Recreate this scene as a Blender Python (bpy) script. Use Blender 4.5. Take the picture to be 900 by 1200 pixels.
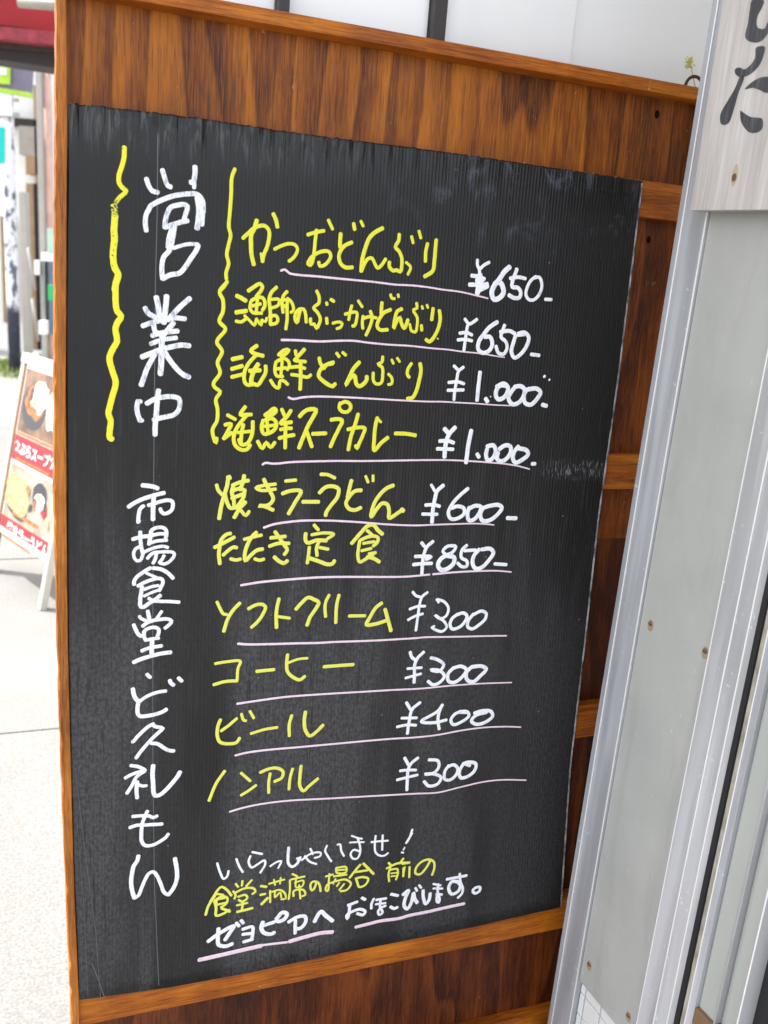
import bpy, bmesh, math, random
from mathutils import Vector, Matrix, noise
random.seed(7)
D = bpy.data
for o in list(D.objects): D.objects.remove(o)
scene = bpy.context.scene
C = scene.collection

# ------------------------------------------------------------------ camera
cam_d = D.cameras.new('camera'); cam = D.objects.new('camera', cam_d); C.objects.link(cam)
cam_d.sensor_fit = 'HORIZONTAL'; cam_d.sensor_width = 36; cam_d.lens = 41.64
cam_d.clip_start = 0.05; cam_d.clip_end = 500
R = [[0.996509, 0.083491, 0.0], [0.022539, -0.269017, 0.962872], [0.080391, -0.95951, -0.269959]]
cam.matrix_world = Matrix(((R[0][0], -R[0][1], -R[0][2], 0), (R[1][0], -R[1][1], -R[1][2], 0),
                           (R[2][0], -R[2][1], -R[2][2], 1.55), (0, 0, 0, 1)))
cam_d.dof.use_dof = True; cam_d.dof.focus_distance = 1.5; cam_d.dof.aperture_fstop = 6.5
scene.camera = cam
scene.render.resolution_x = 768; scene.render.resolution_y = 1024

# ------------------------------------------------------------------ light
SUN_AZ, SUN_EL = math.radians(-73), math.radians(56)
w = D.worlds.new('World'); scene.world = w; w.use_nodes = True
nt = w.node_tree; bg = nt.nodes['Background']
sky = nt.nodes.new('ShaderNodeTexSky'); sky.sky_type = 'NISHITA'; sky.sun_disc = False
sky.sun_elevation = SUN_EL; sky.sun_rotation = SUN_AZ; sky.dust_density = 2.5
hs = nt.nodes.new('ShaderNodeHueSaturation'); hs.inputs['Saturation'].default_value = .32
nt.links.new(sky.outputs[0], hs.inputs['Color']); nt.links.new(hs.outputs[0], bg.inputs[0]); bg.inputs[1].default_value = 0.15
sd = D.lights.new('sun', 'SUN'); sd.energy = 2.6; sd.angle = math.radians(0.5); sd.color = (1, .955, .89)
so = D.objects.new('sun', sd); C.objects.link(so)
sv = Vector((math.sin(SUN_AZ)*math.cos(SUN_EL), math.cos(SUN_AZ)*math.cos(SUN_EL), math.sin(SUN_EL)))
so.rotation_euler = sv.to_track_quat('Z', 'Y').to_euler()
scene.view_settings.view_transform = 'Standard'; scene.view_settings.look = 'None'
scene.view_settings.exposure = 1.82; scene.view_settings.gamma = 1

# ------------------------------------------------------------------ materials
def lin(c):
    return tuple(((x/255)/12.92 if x/255 <= .04045 else ((x/255+.055)/1.055)**2.4) for x in c) + (1,)
class Mat:
    def __init__(s, name, base=(.5, .5, .5, 1), rough=.6, metal=0, coat=0):
        s.m = D.materials.new(name); s.m.use_nodes = True; s.t = s.m.node_tree
        s.b = s.t.nodes['Principled BSDF']
        s.set('Base Color', base if len(base) == 4 else tuple(base)+(1,)); s.set('Roughness', rough)
        s.set('Metallic', metal); s.set('Coat Weight', coat); s.co = None
    def set(s, k, v):
        if hasattr(v, 'links') or isinstance(v, bpy.types.NodeSocket): s.t.links.new(v, s.b.inputs[k])
        else: s.b.inputs[k].default_value = v
    def n(s, kind, **kw):
        nd = s.t.nodes.new('ShaderNode'+kind)
        ins = kw.pop('ins', {})
        for k, v in kw.items(): setattr(nd, k, v)
        for k, v in ins.items():
            if isinstance(v, bpy.types.NodeSocket): s.t.links.new(v, nd.inputs[k])
            else: nd.inputs[k].default_value = v
        return nd
    def coord(s, scale=(1, 1, 1), loc=(0, 0, 0), rot=(0, 0, 0)):
        if not s.co: s.co = s.n('TexCoord').outputs['Object']
        mp = s.n('Mapping', ins={'Vector': s.co}); mp.inputs['Scale'].default_value = scale
        mp.inputs['Location'].default_value = loc; mp.inputs['Rotation'].default_value = rot
        return mp.outputs[0]
    def noise(s, vec, scale=1, detail=4, rough=.5, dist=0):
        return s.n('TexNoise', ins={'Vector': vec, 'Scale': scale, 'Detail': detail, 'Roughness': rough, 'Distortion': dist}).outputs[0]
    def math(s, op, a, b=0.0, c=0.0):
        nd = s.n('Math', operation=op)
        for i, v in enumerate((a, b, c)):
            if isinstance(v, bpy.types.NodeSocket): s.t.links.new(v, nd.inputs[i])
            else: nd.inputs[i].default_value = v
        return nd.outputs[0]
    def ramp(s, fac, stops, mode='LINEAR'):
        nd = s.n('ValToRGB'); s.t.links.new(fac, nd.inputs[0]); e = nd.color_ramp.elements
        nd.color_ramp.interpolation = mode
        while len(e) < len(stops): e.new(.5)
        for i, (p, c) in enumerate(stops):
            e[i].position = p
            e[i].color = (c, c, c, 1) if isinstance(c, (int, float)) else tuple(c[:3])+(1,)
        return nd.outputs[0]
    def mix(s, f, a, b, blend='MIX'):
        nd = s.n('Mix', data_type='RGBA', blend_type=blend)
        for i, v in ((0, f), (6, a), (7, b)):
            if isinstance(v, bpy.types.NodeSocket): s.t.links.new(v, nd.inputs[i])
            else: nd.inputs[i].default_value = v if i == 0 else (tuple(v)+(1,))[:4]
        return nd.outputs[2]
    def maprange(s, v, a, b, c=0, d=1):
        nd = s.n('MapRange', interpolation_type='SMOOTHSTEP', ins={0: v, 1: a, 2: b, 3: c, 4: d}); return nd.outputs[0]
    def bump(s, h, strength=.3, dist=.001, prev=None):
        nd = s.n('Bump', ins={'Height': h, 'Strength': strength, 'Distance': dist})
        if prev: s.t.links.new(prev, nd.inputs['Normal'])
        s.t.links.new(nd.outputs[0], s.b.inputs['Normal']); return nd.outputs[0]
    def xyz(s, axis):
        if not s.co: s.co = s.n('TexCoord').outputs['Object']
        return s.n('SeparateXYZ', ins={0: s.co}).outputs[axis]

def wood(name, dark, mid, light, grain='y', scale=1.0, rough=.46, coat=.05, seed=0, ring=15, wear=None, cont=1):
    m = Mat(name, rough=rough, coat=coat); m.set('Coat Roughness', .3)
    a, b = 6.5*scale, .75*scale
    sc = (a, b, a) if grain == 'y' else (b, a*2.2, a)
    if grain == 'z': sc = (a, a, b)
    big = m.noise(m.coord(sc, (seed, seed*2.3, 0)), 1, 2, .4, .15)
    k = 34
    fs = (9*k, .30*k, 9*k) if grain == 'y' else ((.30*k, 9*k, 9*k) if grain == 'x' else (9*k, 9*k, .30*k))
    ms = (70, 3.5, 70) if grain == 'y' else ((3.5, 70, 70) if grain == 'x' else (70, 70, 3.5))
    fib = m.noise(m.coord(fs), 1, 4, .65)
    mid_ = m.noise(m.coord(ms, (seed, 0, 0)), 1, 4, .6, .2)
    f = m.math('FRACT', m.math('ADD', m.math('MULTIPLY', big, ring), m.math('MULTIPLY', mid_, .24)))
    rings = m.math('MULTIPLY', m.math('POWER', f, .8), m.maprange(f, 1.0, .90))   # slow rise, quick fall: early and late wood
    blot = m.noise(m.coord((5, 3.2, 5), (seed+4, 0, 0)), 1, 5, .65, .4)
    v = m.math('ADD', m.math('MULTIPLY', rings, .27*cont), m.math('MULTIPLY', fib, .44))
    v = m.math('ADD', v, m.math('MULTIPLY', mid_, .26))
    v = m.math('ADD', v, m.math('MULTIPLY', m.maprange(blot, .25, .75), .24))
    line = m.math('MULTIPLY', m.maprange(f, .84, .95), m.maprange(f, 1.0, .955))      # thin dark late-wood lines
    col = m.ramp(v, [(.36, dark), (.56, mid), (.80, light)])
    col = m.mix(m.math('MULTIPLY', line, .6*cont), col, dark)
    hair = m.noise(m.coord(tuple(q*2.6 for q in fs), (2, 5, 1)), 1, 3, .6)
    col = m.mix(m.maprange(hair, .42, .66, 0, .28), col, tuple(q*1.25 for q in light))
    col = m.mix(m.maprange(hair, .50, .30, 0, .35), col, dark)
    pores = m.ramp(m.noise(m.coord(tuple(q*1.6 for q in fs), (7, 7, 7)), 1, 2, .5), [(.30, 1), (.37, 0)])
    col = m.mix(m.math('MULTIPLY', pores, .55), col, tuple(q*.6 for q in dark))
    if wear:
        wn = m.noise(m.coord((60, 40, 60)), 1, 5, .7)
        col = m.mix(m.ramp(wn, [(.68, 0), (.72, .85)]), col, wear)
    m.set('Base Color', col); m.set('Specular IOR Level', .3)
    m.set('Roughness', m.maprange(fib, .3, .7, rough-.06, rough+.16))
    m.bump(m.math('ADD', fib, m.math('MULTIPLY', rings, .5)), .35, .0008)
    return m.m

W_PANEL = wood('stained_panel_wood', (.035, .0065, .0007), (.150, .034, .0018), (.42, .130, .0058), seed=1.7, ring=8, wear=(.5, .3, .15))
W_LOW = wood('shaded_panel_wood', (.010, .0016, .0004), (.050, .0085, .0012), (.19, .042, .005), seed=5.1, ring=8, wear=(.3, .2, .12))  # same panel wood, colour darkened for the shaded recess beside the pillar
W_MID = wood('half_shaded_panel_wood', (.012, .002, .0004), (.080, .014, .0010), (.34, .085, .004), seed=2.9, ring=7, wear=(.4, .25, .13))  # same panel wood with part of the recess shade in its colour
W_RAIL = wood('stained_rail_wood', (.10, .018, .0012), (.32, .078, .0035), (.58, .19, .010), grain='x', seed=3, ring=5, wear=(.6, .38, .2), cont=.6)
W_STILE = wood('stained_stile_wood', (.15, .036, .003), (.36, .11, .009), (.60, .23, .035), seed=8, ring=4, wear=(.62, .42, .24), cont=.5)

# black fluted plastic sheet: fine vertical flutes, dust, wiped and rain-run patches
m = Mat('black_fluted_plastic', rough=.42)
X = m.xyz(0); Y = m.xyz(1)                      # metres right of / above the sheet's top left corner
V = m.math('MULTIPLY', Y, -1)
sp = m.math('ADD', m.math('MULTIPLY', m.noise(m.coord((190, 130, 1)), 1, 3, .65), .6), m.math('MULTIPLY', m.noise(m.coord((640, 480, 1), (4, 4, 0)), 1, 3, .7), .4))
run = m.noise(m.coord((26, 2.2, 1)), 1, 4, .62, .2)
run2 = m.noise(m.coord((9, 1.6, 1), (3, 1, 0)), 1, 3, .5, .4)
cloud = m.noise(m.coord((5, 4, 1)), 1, 4, .6)
low = m.maprange(m.math('ADD', V, m.math('MULTIPLY', m.math('SUBTRACT', run, .5), .8)), .45, .85)
band = m.math('MULTIPLY', m.maprange(m.math('ADD', X, m.math('MULTIPLY', run, .04)), .115, .15), m.maprange(m.math('ADD', X, m.math('MULTIPLY', run, .03)), .27, .225))
dust = m.math('MULTIPLY', low, m.maprange(sp, .38, .62, .25, 1))
dust = m.math('MULTIPLY', dust, m.math('SUBTRACT', 1.0, m.math('MULTIPLY', band, .75)))
dust = m.math('MULTIPLY', dust, m.maprange(run2, .3, .55, .35, 1))
dust = m.math('MULTIPLY', dust, m.maprange(X, .95, .3, .35, 1))
base = m.mix(m.maprange(cloud, .3, .7), (.005, .005, .0055), (.0085, .008, .0085))
col = m.mix(dust, base, (.074, .072, .076))
# pale chalky wipe marks near the top right and beside the upper price
wipe = m.math('MULTIPLY', m.maprange(m.noise(m.coord((22, 14, 1), (9, 3, 0)), 1, 5, .7, .6), .5, .75),
              m.math('MULTIPLY', m.maprange(X, .38, .6), m.maprange(V, .16, .06)))
col = m.mix(m.math('MULTIPLY', wipe, .55), col, (.13, .15, .20))
scr = m.math('MULTIPLY', m.maprange(m.noise(m.coord((330, 60, 1)), 1, 3, .7), .5, .66),
             m.math('MULTIPLY', m.maprange(X, .745, .80), m.math('MULTIPLY', m.maprange(X, .895, .885), m.math('MULTIPLY', m.maprange(m.math('ABSOLUTE', m.math('SUBTRACT', V, .487)), .022, .006), 1))))
col = m.mix(m.math('MULTIPLY', scr, .7), col, (.26, .26, .28))
crinkle_glare = m.math('MULTIPLY', m.maprange(m.noise(m.coord((150, 17, 1), (5, 2, 0)), 1, 4, .7, .5), .48, .68), m.math('MULTIPLY', m.maprange(V, .075, .004), m.maprange(X, .62, .15)))  # bright glare on the crinkled top edge, painted into the colour
col = m.mix(m.math('MULTIPLY', crinkle_glare, .5), col, (.15, .15, .155))
drip = m.math('MULTIPLY', m.maprange(m.noise(m.coord((115, 9, 1), (1, 7, 0)), 1, 4, .7), .57, .63), m.maprange(V, .30, .5))
col = m.mix(m.math('MULTIPLY', drip, .9), col, (.022, .020, .019))
fleck = m.ramp(m.noise(m.coord((120, 120, 1)), 1, 1, .5), [(.80, 0), (.83, .7)])
col = m.mix(fleck, col, (.3, .3, .3))
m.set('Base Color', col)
m.set('Specular IOR Level', .36)
m.set('Roughness', m.math('ADD', m.maprange(V, .0, .10, .20, .38), m.math('ADD', m.math('MULTIPLY', dust, .2), m.math('MULTIPLY', sp, .1))))
fl = m.math('SINE', m.math('MULTIPLY', m.math('ADD', X, m.math('MULTIPLY', cloud, .002)), 6.2832/.0056))
fl2 = m.math('POWER', m.math('MULTIPLY_ADD', fl, .5, .5), 3.0)
b1 = m.bump(fl2, .6, .0005)
wr = m.noise(m.coord((70, 6, 1)), 1, 3, .5)
b2 = m.bump(wr, .5, .0012, b1)
# the sheet's faint scores and creases
SHEET = m.m

def ink(name, c, thin, lo=.45, hi=.75, flake=False, rough=.5):
    m = Mat(name, rough=rough)
    n1 = m.noise(m.coord((420, 90, 1)), 1, 3, .6)
    n2 = m.noise(m.coord((90, 60, 1)), 1, 3, .5)
    f = m.maprange(m.math('ADD', m.math('MULTIPLY', n1, .5), m.math('MULTIPLY', n2, .5)), lo, hi)
    col = m.mix(f, c, thin)
    if flake:
        fz = m.math('MULTIPLY', m.maprange(m.noise(m.coord((260, 200, 1)), 1, 3, .6), .63, .65), m.maprange(m.xyz(1), -.22, -.19))
        col = m.mix(fz, col, (.04, .04, .04))
        b = m.math('MULTIPLY', m.maprange(m.noise(m.coord((330, 330, 1), (3, 3, 0)), 1, 2, .6), .46, .5),
                   m.maprange(m.math('ABSOLUTE', m.math('ADD', m.xyz(1), .125)), .013, .006))
        col = m.mix(b, col, (.04, .04, .04))
    m.set('Base Color', col); return m.m
INK = {'white': ink('white_marker_ink', (.86, .86, .89), (.60, .61, .68), .48, .70),
       'title': ink('streaky_white_paint', (.84, .84, .87), (.34, .37, .44), .47, .66),
       'yellow': ink('yellow_marker_ink', (.77, .735, .035), (.60, .59, .07), .5, .75),
       'pale': ink('pale_yellow_marker_ink', (.77, .75, .11), (.60, .60, .14), .5, .75),
       'flaky': ink('flaking_yellow_ink', (.82, .75, .02), (.76, .70, .05), .5, .75, True),
       'pink': ink('pink_marker_ink', (.84, .66, .75), (.76, .50, .62), .45, .7)}

def metal(name, c, rough=.38, seed=0, met=.35):
    m = Mat(name, c, rough, met)
    n1 = m.noise(m.coord((30, 30, 1.5), (seed, 0, 0)), 1, 4, .6)
    n2 = m.noise(m.coord((900, 900, 60)), 1, 2, .6)
    pit = m.ramp(m.noise(m.coord((90, 90, 90)), 1, 3, .6), [(.67, 0), (.74, 1)])
    col = m.mix(m.maprange(n1, .3, .7), tuple(x*.74 for x in c[:3]), tuple(min(1, x*1.1) for x in c[:3]))
    col = m.mix(m.math('MULTIPLY', pit, .6), col, (.85, .86, .88))
    m.set('Base Color', col); m.set('Roughness', m.maprange(n1, .3, .7, rough-.07, rough+.12))
    m.bump(m.math('ADD', n2, m.math('MULTIPLY', pit, .5)), .12, .0005); return m.m
ALU = metal('brushed_aluminium', (.50, .51, .54), .5)
ALU2 = metal('pale_aluminium', (.53, .535, .55), .45, 4)
BEAD = Mat('bright_aluminium_bead', (.92, .92, .92), .3, .35).m
m = Mat('grey_painted_metal', (.4, .41, .39), .42)
n1 = m.noise(m.coord((6, 6, 5)), 1, 5, .6); n2 = m.noise(m.coord((60, 60, 30)), 1, 4, .6)
col = m.mix(m.maprange(n1, .3, .7), (.365, .37, .35), (.41, .412, .39))
col = m.mix(m.ramp(n2, [(.66, 0), (.8, .5)]), col, (.55, .55, .53))
sc = m.ramp(m.noise(m.coord((200, 200, 25), rot=(0, .5, 0)), 1, 2, .5), [(.74, 0), (.77, .6)])
col = m.mix(sc, col, (.62, .62, .6))
gr_ = m.maprange(m.noise(m.coord((14, 14, 2.2), (6, 6, 1)), 1, 5, .7, .4), .50, .72)
col = m.mix(m.math('MULTIPLY', gr_, .32), col, (.26, .255, .23))
ch = m.ramp(m.noise(m.coord((38, 38, 70), (1, 9, 3)), 1, 2, .5), [(.74, 0), (.76, .9)])
col = m.mix(ch, col, (.70, .70, .68))
rs = m.ramp(m.noise(m.coord((45, 45, 30), (2, 2, 2)), 1, 2, .5), [(.775, 0), (.80, .8)])
col = m.mix(rs, col, (.36, .22, .10))
m.set('Base Color', col); m.bump(m.math('ADD', n1, m.math('MULTIPLY', ch, .03)), .7, .008); GREY = m.m
m = Mat('greenish_grey_metal', (.36, .375, .35), .4); n1 = m.noise(m.coord((8, 8, 3)), 1, 4)
m.set('Base Color', m.mix(n1, (.31, .325, .30), (.41, .42, .395))); GREEN_GREY = m.m
m = Mat('dirty_door_track', (.3, .27, .22), .8); n1 = m.noise(m.coord((120, 120, 25)), 1, 5, .7)
m.set('Base Color', m.ramp(n1, [(.3, (.17, .15, .12)), (.6, (.42, .39, .33)), (.8, (.5, .48, .43))])); TRACK = m.m
BLACK = Mat('gap_shade_black', (.008, .008, .010), .7).m  # flat black that paints in the shade of the door gaps
m = Mat('rusty_screw', (.25, .12, .06), .7, .3); n1 = m.noise(m.coord((500, 500, 500)), 1, 3)
m.set('Base Color', m.mix(n1, (.09, .035, .02), (.34, .20, .12))); RUST = m.m
m = Mat('rust_stain', (.4, .3, .15), .8); n1 = m.noise(m.coord((300, 300, 200)), 1, 3)
m.set('Base Color', m.mix(n1, (.28, .17, .06), (.36, .32, .25))); STAIN = m.m
m = Mat('weathered_plaque_wood', rough=.8)
g = m.noise(m.coord((60, 60, 3)), 1, 4, .6, .3); g2 = m.noise(m.coord((420, 420, 14)), 1, 3, .6); g3 = m.noise(m.coord((12, 12, 2.4)), 1, 3)
v = m.math('ADD', m.math('MULTIPLY', g, .45), m.math('ADD', m.math('MULTIPLY', g2, .35), m.math('MULTIPLY', g3, .3)))
m.set('Base Color', m.ramp(v, [(.36, (.34, .305, .285)), (.52, (.47, .435, .41)), (.68, (.60, .57, .545))]))
m.bump(m.math('ADD', g2, g), .3, .0006); PLAQUE = m.m
m = Mat('faded_black_brush_paint', rough=.6)
g2 = m.noise(m.coord((300, 300, 20)), 1, 3, .6)
m.set('Base Color', m.ramp(g2, [(.45, (.035, .036, .042)), (.8, (.12, .12, .13))])); BRUSH = m.m
m = Mat('wood_knot', rough=.6); m.set('Base Color', m.mix(m.noise(m.coord((200, 200, 200))), (.04, .015, .012), (.22, .09, .05))); KNOT = m.m
m = Mat('knot_halo', rough=.7); m.set('Base Color', m.mix(m.noise(m.coord((200, 200, 60))), (.45, .33, .15), (.42, .38, .33))); HALO = m.m
m = Mat('white_glazed_tile', (.72, .72, .70), .25); TILE = m.m
GROUT = Mat('grey_grout', (.25, .26, .26), .9).m
m = Mat('frosted_window_glass', (.80, .81, .81), .22)
n1 = m.noise(m.coord((3, 3, 3)), 1, 4); m.set('Base Color', m.mix(n1, (.87, .88, .885), (.92, .92, .915))); m.set('Coat Weight', .5); m.set('Coat Roughness', .05); PANE = m.m
MULL = Mat('dark_window_frame', (.035, .03, .026), .5).m
m = Mat('white_plaster', rough=.9); m.set('Base Color', m.mix(m.noise(m.coord((4, 4, 4))), (.70, .69, .66), (.80, .79, .77))); PLASTER = m.m
m = Mat('sunlit_concrete', rough=.9)
n1 = m.noise(m.coord((2, 2, 2)), 1, 5, .6); n2 = m.noise(m.coord((150, 150, 150)), 1, 5, .75)
c1 = m.mix(m.maprange(n1, .3, .7), (.20, .196, .188), (.245, .24, .232))
m.set('Base Color', m.mix(m.maprange(n2, .35, .65), tuple(x*.62 for x in (.22, .21, .20)), c1)); m.bump(n2, .8, .003); CONC = m.m
m = Mat('joint_dirt', (.12, .11, .10), .95); JOINT = m.m
m = Mat('street_ground', rough=.95); m.set('Base Color', m.mix(m.noise(m.coord((3, 3, 3))), (.26, .255, .24), (.30, .295, .28))); STREET = m.m

# ------------------------------------------------------------------ mesh helpers
def link(name, verts, faces, mat, parent=None, smooth=False):
    me = D.meshes.new(name); me.from_pydata([tuple(v) for v in verts], [], faces); me.update()
    bm = bmesh.new(); bm.from_mesh(me); bmesh.ops.recalc_face_normals(bm, faces=bm.faces) if not smooth else None
    bm.to_mesh(me); bm.free()
    if mat: me.materials.append(mat)
    if smooth:
        for p in me.polygons: p.use_smooth = True
    o = D.objects.new(name, me); C.objects.link(o)
    if parent: o.parent = parent
    return o
def boxes(name, bs, mat, parent=None, bevel=.0012, seg=2):
    bm = bmesh.new()
    for (x0, x1, y0, y1, z0, z1) in bs:
        r = bmesh.ops.create_cube(bm, size=1)
        for v in r['verts']:
            v.co = Vector(((x0+x1)/2+v.co.x*(x1-x0), (y0+y1)/2+v.co.y*(y1-y0), (z0+z1)/2+v.co.z*(z1-z0)))
    if bevel: bmesh.ops.bevel(bm, geom=bm.edges[:], offset=bevel, segments=seg, affect='EDGES', profile=.6)
    me = D.meshes.new(name); bm.to_mesh(me); bm.free()
    if mat: me.materials.append(mat)
    o = D.objects.new(name, me); C.objects.link(o)
    if parent: o.parent = parent
    return o
def empty(name, M, label=None, cat=None, group=None, kind=None):
    o = D.objects.new(name, None); o.empty_display_size = .05; C.objects.link(o); o.matrix_world = M
    tag(o, label, cat, group, kind); return o
def tag(o, label=None, cat=None, group=None, kind=None):
    for k, v in (('label', label), ('category', cat), ('group', group), ('kind', kind)):
        if v: o[k] = v
    return o
def frame(o, x, y, z):
    return Matrix(((x[0], y[0], z[0], o[0]), (x[1], y[1], z[1], o[1]), (x[2], y[2], z[2], o[2]), (0, 0, 0, 1)))
def interp(tab, t):
    if t <= tab[0][0]: return tab[0][1]
    for (a, b), (c, d) in zip(tab, tab[1:]):
        if t <= c: return b+(d-b)*(t-a)/(c-a)
    return tab[-1][1]
def prism(name, poly, z0, z1, mat, parent, M=None):
    n = len(poly); vs = [(x, y, z0) for x, y in poly]+[(x, y, z1) for x, y in poly]
    fs = [tuple(range(n))[::-1], tuple(range(n, 2*n))]+[(i, (i+1) % n, n+(i+1) % n, n+i) for i in range(n)]
    if M: vs = [M @ Vector(v) for v in vs]
    return link(name, vs, fs, mat, parent)
def dome(name, c, r, h, mat, parent, axis='y', seg=14, sx=1, sz=1):
    vs, fs = [], []
    for k in range(4):
        a = k/3*math.pi/2
        for i in range(seg):
            t = 2*math.pi*i/seg; rr = r*math.cos(a)
            p = (rr*math.cos(t)*sx, h*math.sin(a), rr*math.sin(t)*sz)
            if axis == 'z': p = (p[0], p[2], p[1])
            vs.append((c[0]+p[0], c[1]+p[1], c[2]+p[2]))
    for k in range(3):
        for i in range(seg):
            fs.append((k*seg+i, k*seg+(i+1) % seg, (k+1)*seg+(i+1) % seg, (k+1)*seg+i))
    return link(name, vs, fs, mat, parent)

# ------------------------------------------------------------------ ground
ground = link('ground', [(-60, -60, -.03), (60, -60, -.03), (60, 90, -.03), (-60, 90, -.03)], [(0, 1, 2, 3)], STREET)
tag(ground, kind='structure')
FO, FX, FY = [-0.48372, 1.3257, 1.87647], [0.93417, 0.35682, 0.0], [-0.35682, 0.93417, 0.0]                      # facade line: a point on it, along it, into the building
FM = frame((FO[0], FO[1], 0), FX, FY, (0, 0, 1))
pav = boxes('pavement', [(-6.9, 5, -4.0, 6.0, -.06, -.012)], JOINT, None, 0); pav.matrix_world = FM; tag(pav, kind='structure')
y0 = 1.362 - 1.71*3
for i in range(6):
    for j in range(7):
        a = -0.547 - 6.0 + j*2.0; b = y0+i*1.71
        s = boxes('paving_slab', [(a+.005, a+1.995, b+.005, b+1.705, -.05, random.uniform(-.001, .002))], CONC, pav, .004)
# ------------------------------------------------------------------ shop front behind the menu board
win = empty('shop_window', FM, 'row of frosted white shop window panes in dark frames above the menu board', 'window')
xs = [.02, .288, .5245, .775, 1.06]
wf = [(.302, .5245), (.545, .775), (.775, 1.06)]
boxes('window_frame', [(.286, .302, -.02, .03, 1.0, 2.5)], MULL, win)
boxes('window_frame', [(.5245, .545, -.02, .03, 1.0, 2.5)], MULL, win)
boxes('window_frame', [(.03, 1.10, -.02, .03, .94, .997)], MULL, win)
boxes('window_frame', [(.03, 1.10, -.02, .03, 2.503, 2.55)], MULL, win)
boxes('window_pane', [(.03, .284, 0, .01, 1.0, 2.5)], PANE, win)
boxes('window_pane', [(.304, .5225, 0, .01, 1.0, 2.5)], PANE, win)
boxes('window_pane', [(.547, .776, 0, .01, 1.0, 2.5)], PANE, win)
boxes('window_pane', [(.779, 1.10, .006, .016, 1.0, 2.5)], PANE, win)
wall = boxes('shop_wall', [(.03, 1.10, -.02, .25, 0, .93), (.03, 4.2, -.02, .25, 2.56, 3.2), (.03, .3, .25, 4.5, 0, 3.2), (1.3, 4.2, .06, .25, 0, 2.55)], PLASTER, None, .004)
wall.matrix_world = FM; tag(wall, 'white plaster shop front wall around the frosted windows behind the menu board', 'wall')
can = empty('shade_canopy', FM, 'unseen flat canopy added to shade the pillar and menu board', 'canopy')  # added out of view to block the sun, depth set for brightness
boxes('shade_canopy_roof', [(-.62, 4.2, -.65, -.021, 2.75, 2.80)], ALU2, can, .004)
boxes('shade_canopy_fascia', [(-.66, -.622, -.65, -.021, 2.68, 2.82)], ALU, can, .004)

# ------------------------------------------------------------------ menu board
BM = frame((-0.45826, 1.25903, 1.71688), (0.93417, 0.35682, -0.00312), (-0.02245, 0.0675, 0.99747), (0.35612, -0.93173, 0.07106))
board = empty('menu_board', BM, 'tall brown wooden board with a black menu sheet written in yellow and white', 'menu board')
TOP, BOT = .1565, -1.70                            # board frame: x right, y up, z out; 0,0 is the sheet's top left corner
LE = [(0.0, 0.0), (0.194, -0.0035), (0.3667, -0.0066), (0.5495, -0.008), (0.7436, -0.0087), (0.9504, -0.007), (1.156, -0.0043), (1.3627, 0.0006)]                                   # (v, u) of the sheet's left edge
OE = [(-0.16, -0.0125), (-0.1214, -0.015), (0.0328, -0.0184), (0.1955, -0.0215), (0.3322, -0.0241), (0.5492, -0.0276), (0.7424, -0.0259), (0.9483, -0.0235), (1.1533, -0.0195), (1.372, -0.0145), (1.7, -0.012)]                                  # (v, u) of the board's worn outer edge
boxes('wood_panel', [(-.0125, 1.02, -.005, TOP-.012, -.040, -.027)], W_PANEL, board, 0)
boxes('wood_panel', [(-.0125, 1.02, -.62, -.0056, -.0405, -.0274)], W_MID, board, 0)
boxes('wood_panel', [(-.0125, 1.02, -1.372, -.6205, -.0405, -.0274)], W_LOW, board, 0)
boxes('wood_panel', [(-.0125, 1.02, BOT, -1.3725, -.0405, -.0274)], W_LOW, board, 0)
for a, b in [(-0.002, 0.056), (0.46, 0.523), (0.938, 1.003), (1.345, 1.416), (1.604, 1.66)]:
    o = boxes('batten', [(-.0125, 1.02, -b, -a, -.0285, -.0042)], W_RAIL, board, .0015)
boxes('top_rail', [(-.018, 1.03, TOP-.0195, TOP, -.042, .003)], W_RAIL, board, .002)
boxes('right_stile', [(1.02, 1.045, BOT, TOP-.02, -.042, .002)], W_STILE, board, .002)
vs, fs = [], []; N = 150
for i in range(N+1):
    v = -(TOP-.0005) + (TOP-BOT)*i/N
    uo = interp(OE, v)+noise.noise((0, v*26, 3))*.0016+max(0, noise.noise((2, v*60, 0))-.25)*.006
    ui = interp(LE, v)-.0012
    um = uo+.0022+max(0, noise.noise((5, v*40, 0)))*.004
    for (x, z) in ((uo, -.042), (uo+.0003, -.002-max(0, noise.noise((9, v*35, 0)))*.004), (um, .0016), (ui-.001, .002), (ui, .001), (ui, -.042)): vs.append((x, -v, z))
for i in range(N):
    for k in range(5): fs.append((i*6+k, i*6+k+1, i*6+7+k, i*6+6+k))
link('left_stile', vs, fs, W_STILE, board)

WKNOT = Mat('dark_wood_knot', (.012, .004, .002), .9); WKNOT.set('Specular IOR Level', .1); WKNOT = WKNOT.m
for (kx, ky, kr) in [(0.9326, 0.1128, 0.0055), (0.9444, -0.0885, 0.005)]:
    dome('wood_knot', (kx, ky, -.0270), kr, .0012, WKNOT, board, 'z', 14, .9, 1.25)
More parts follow.
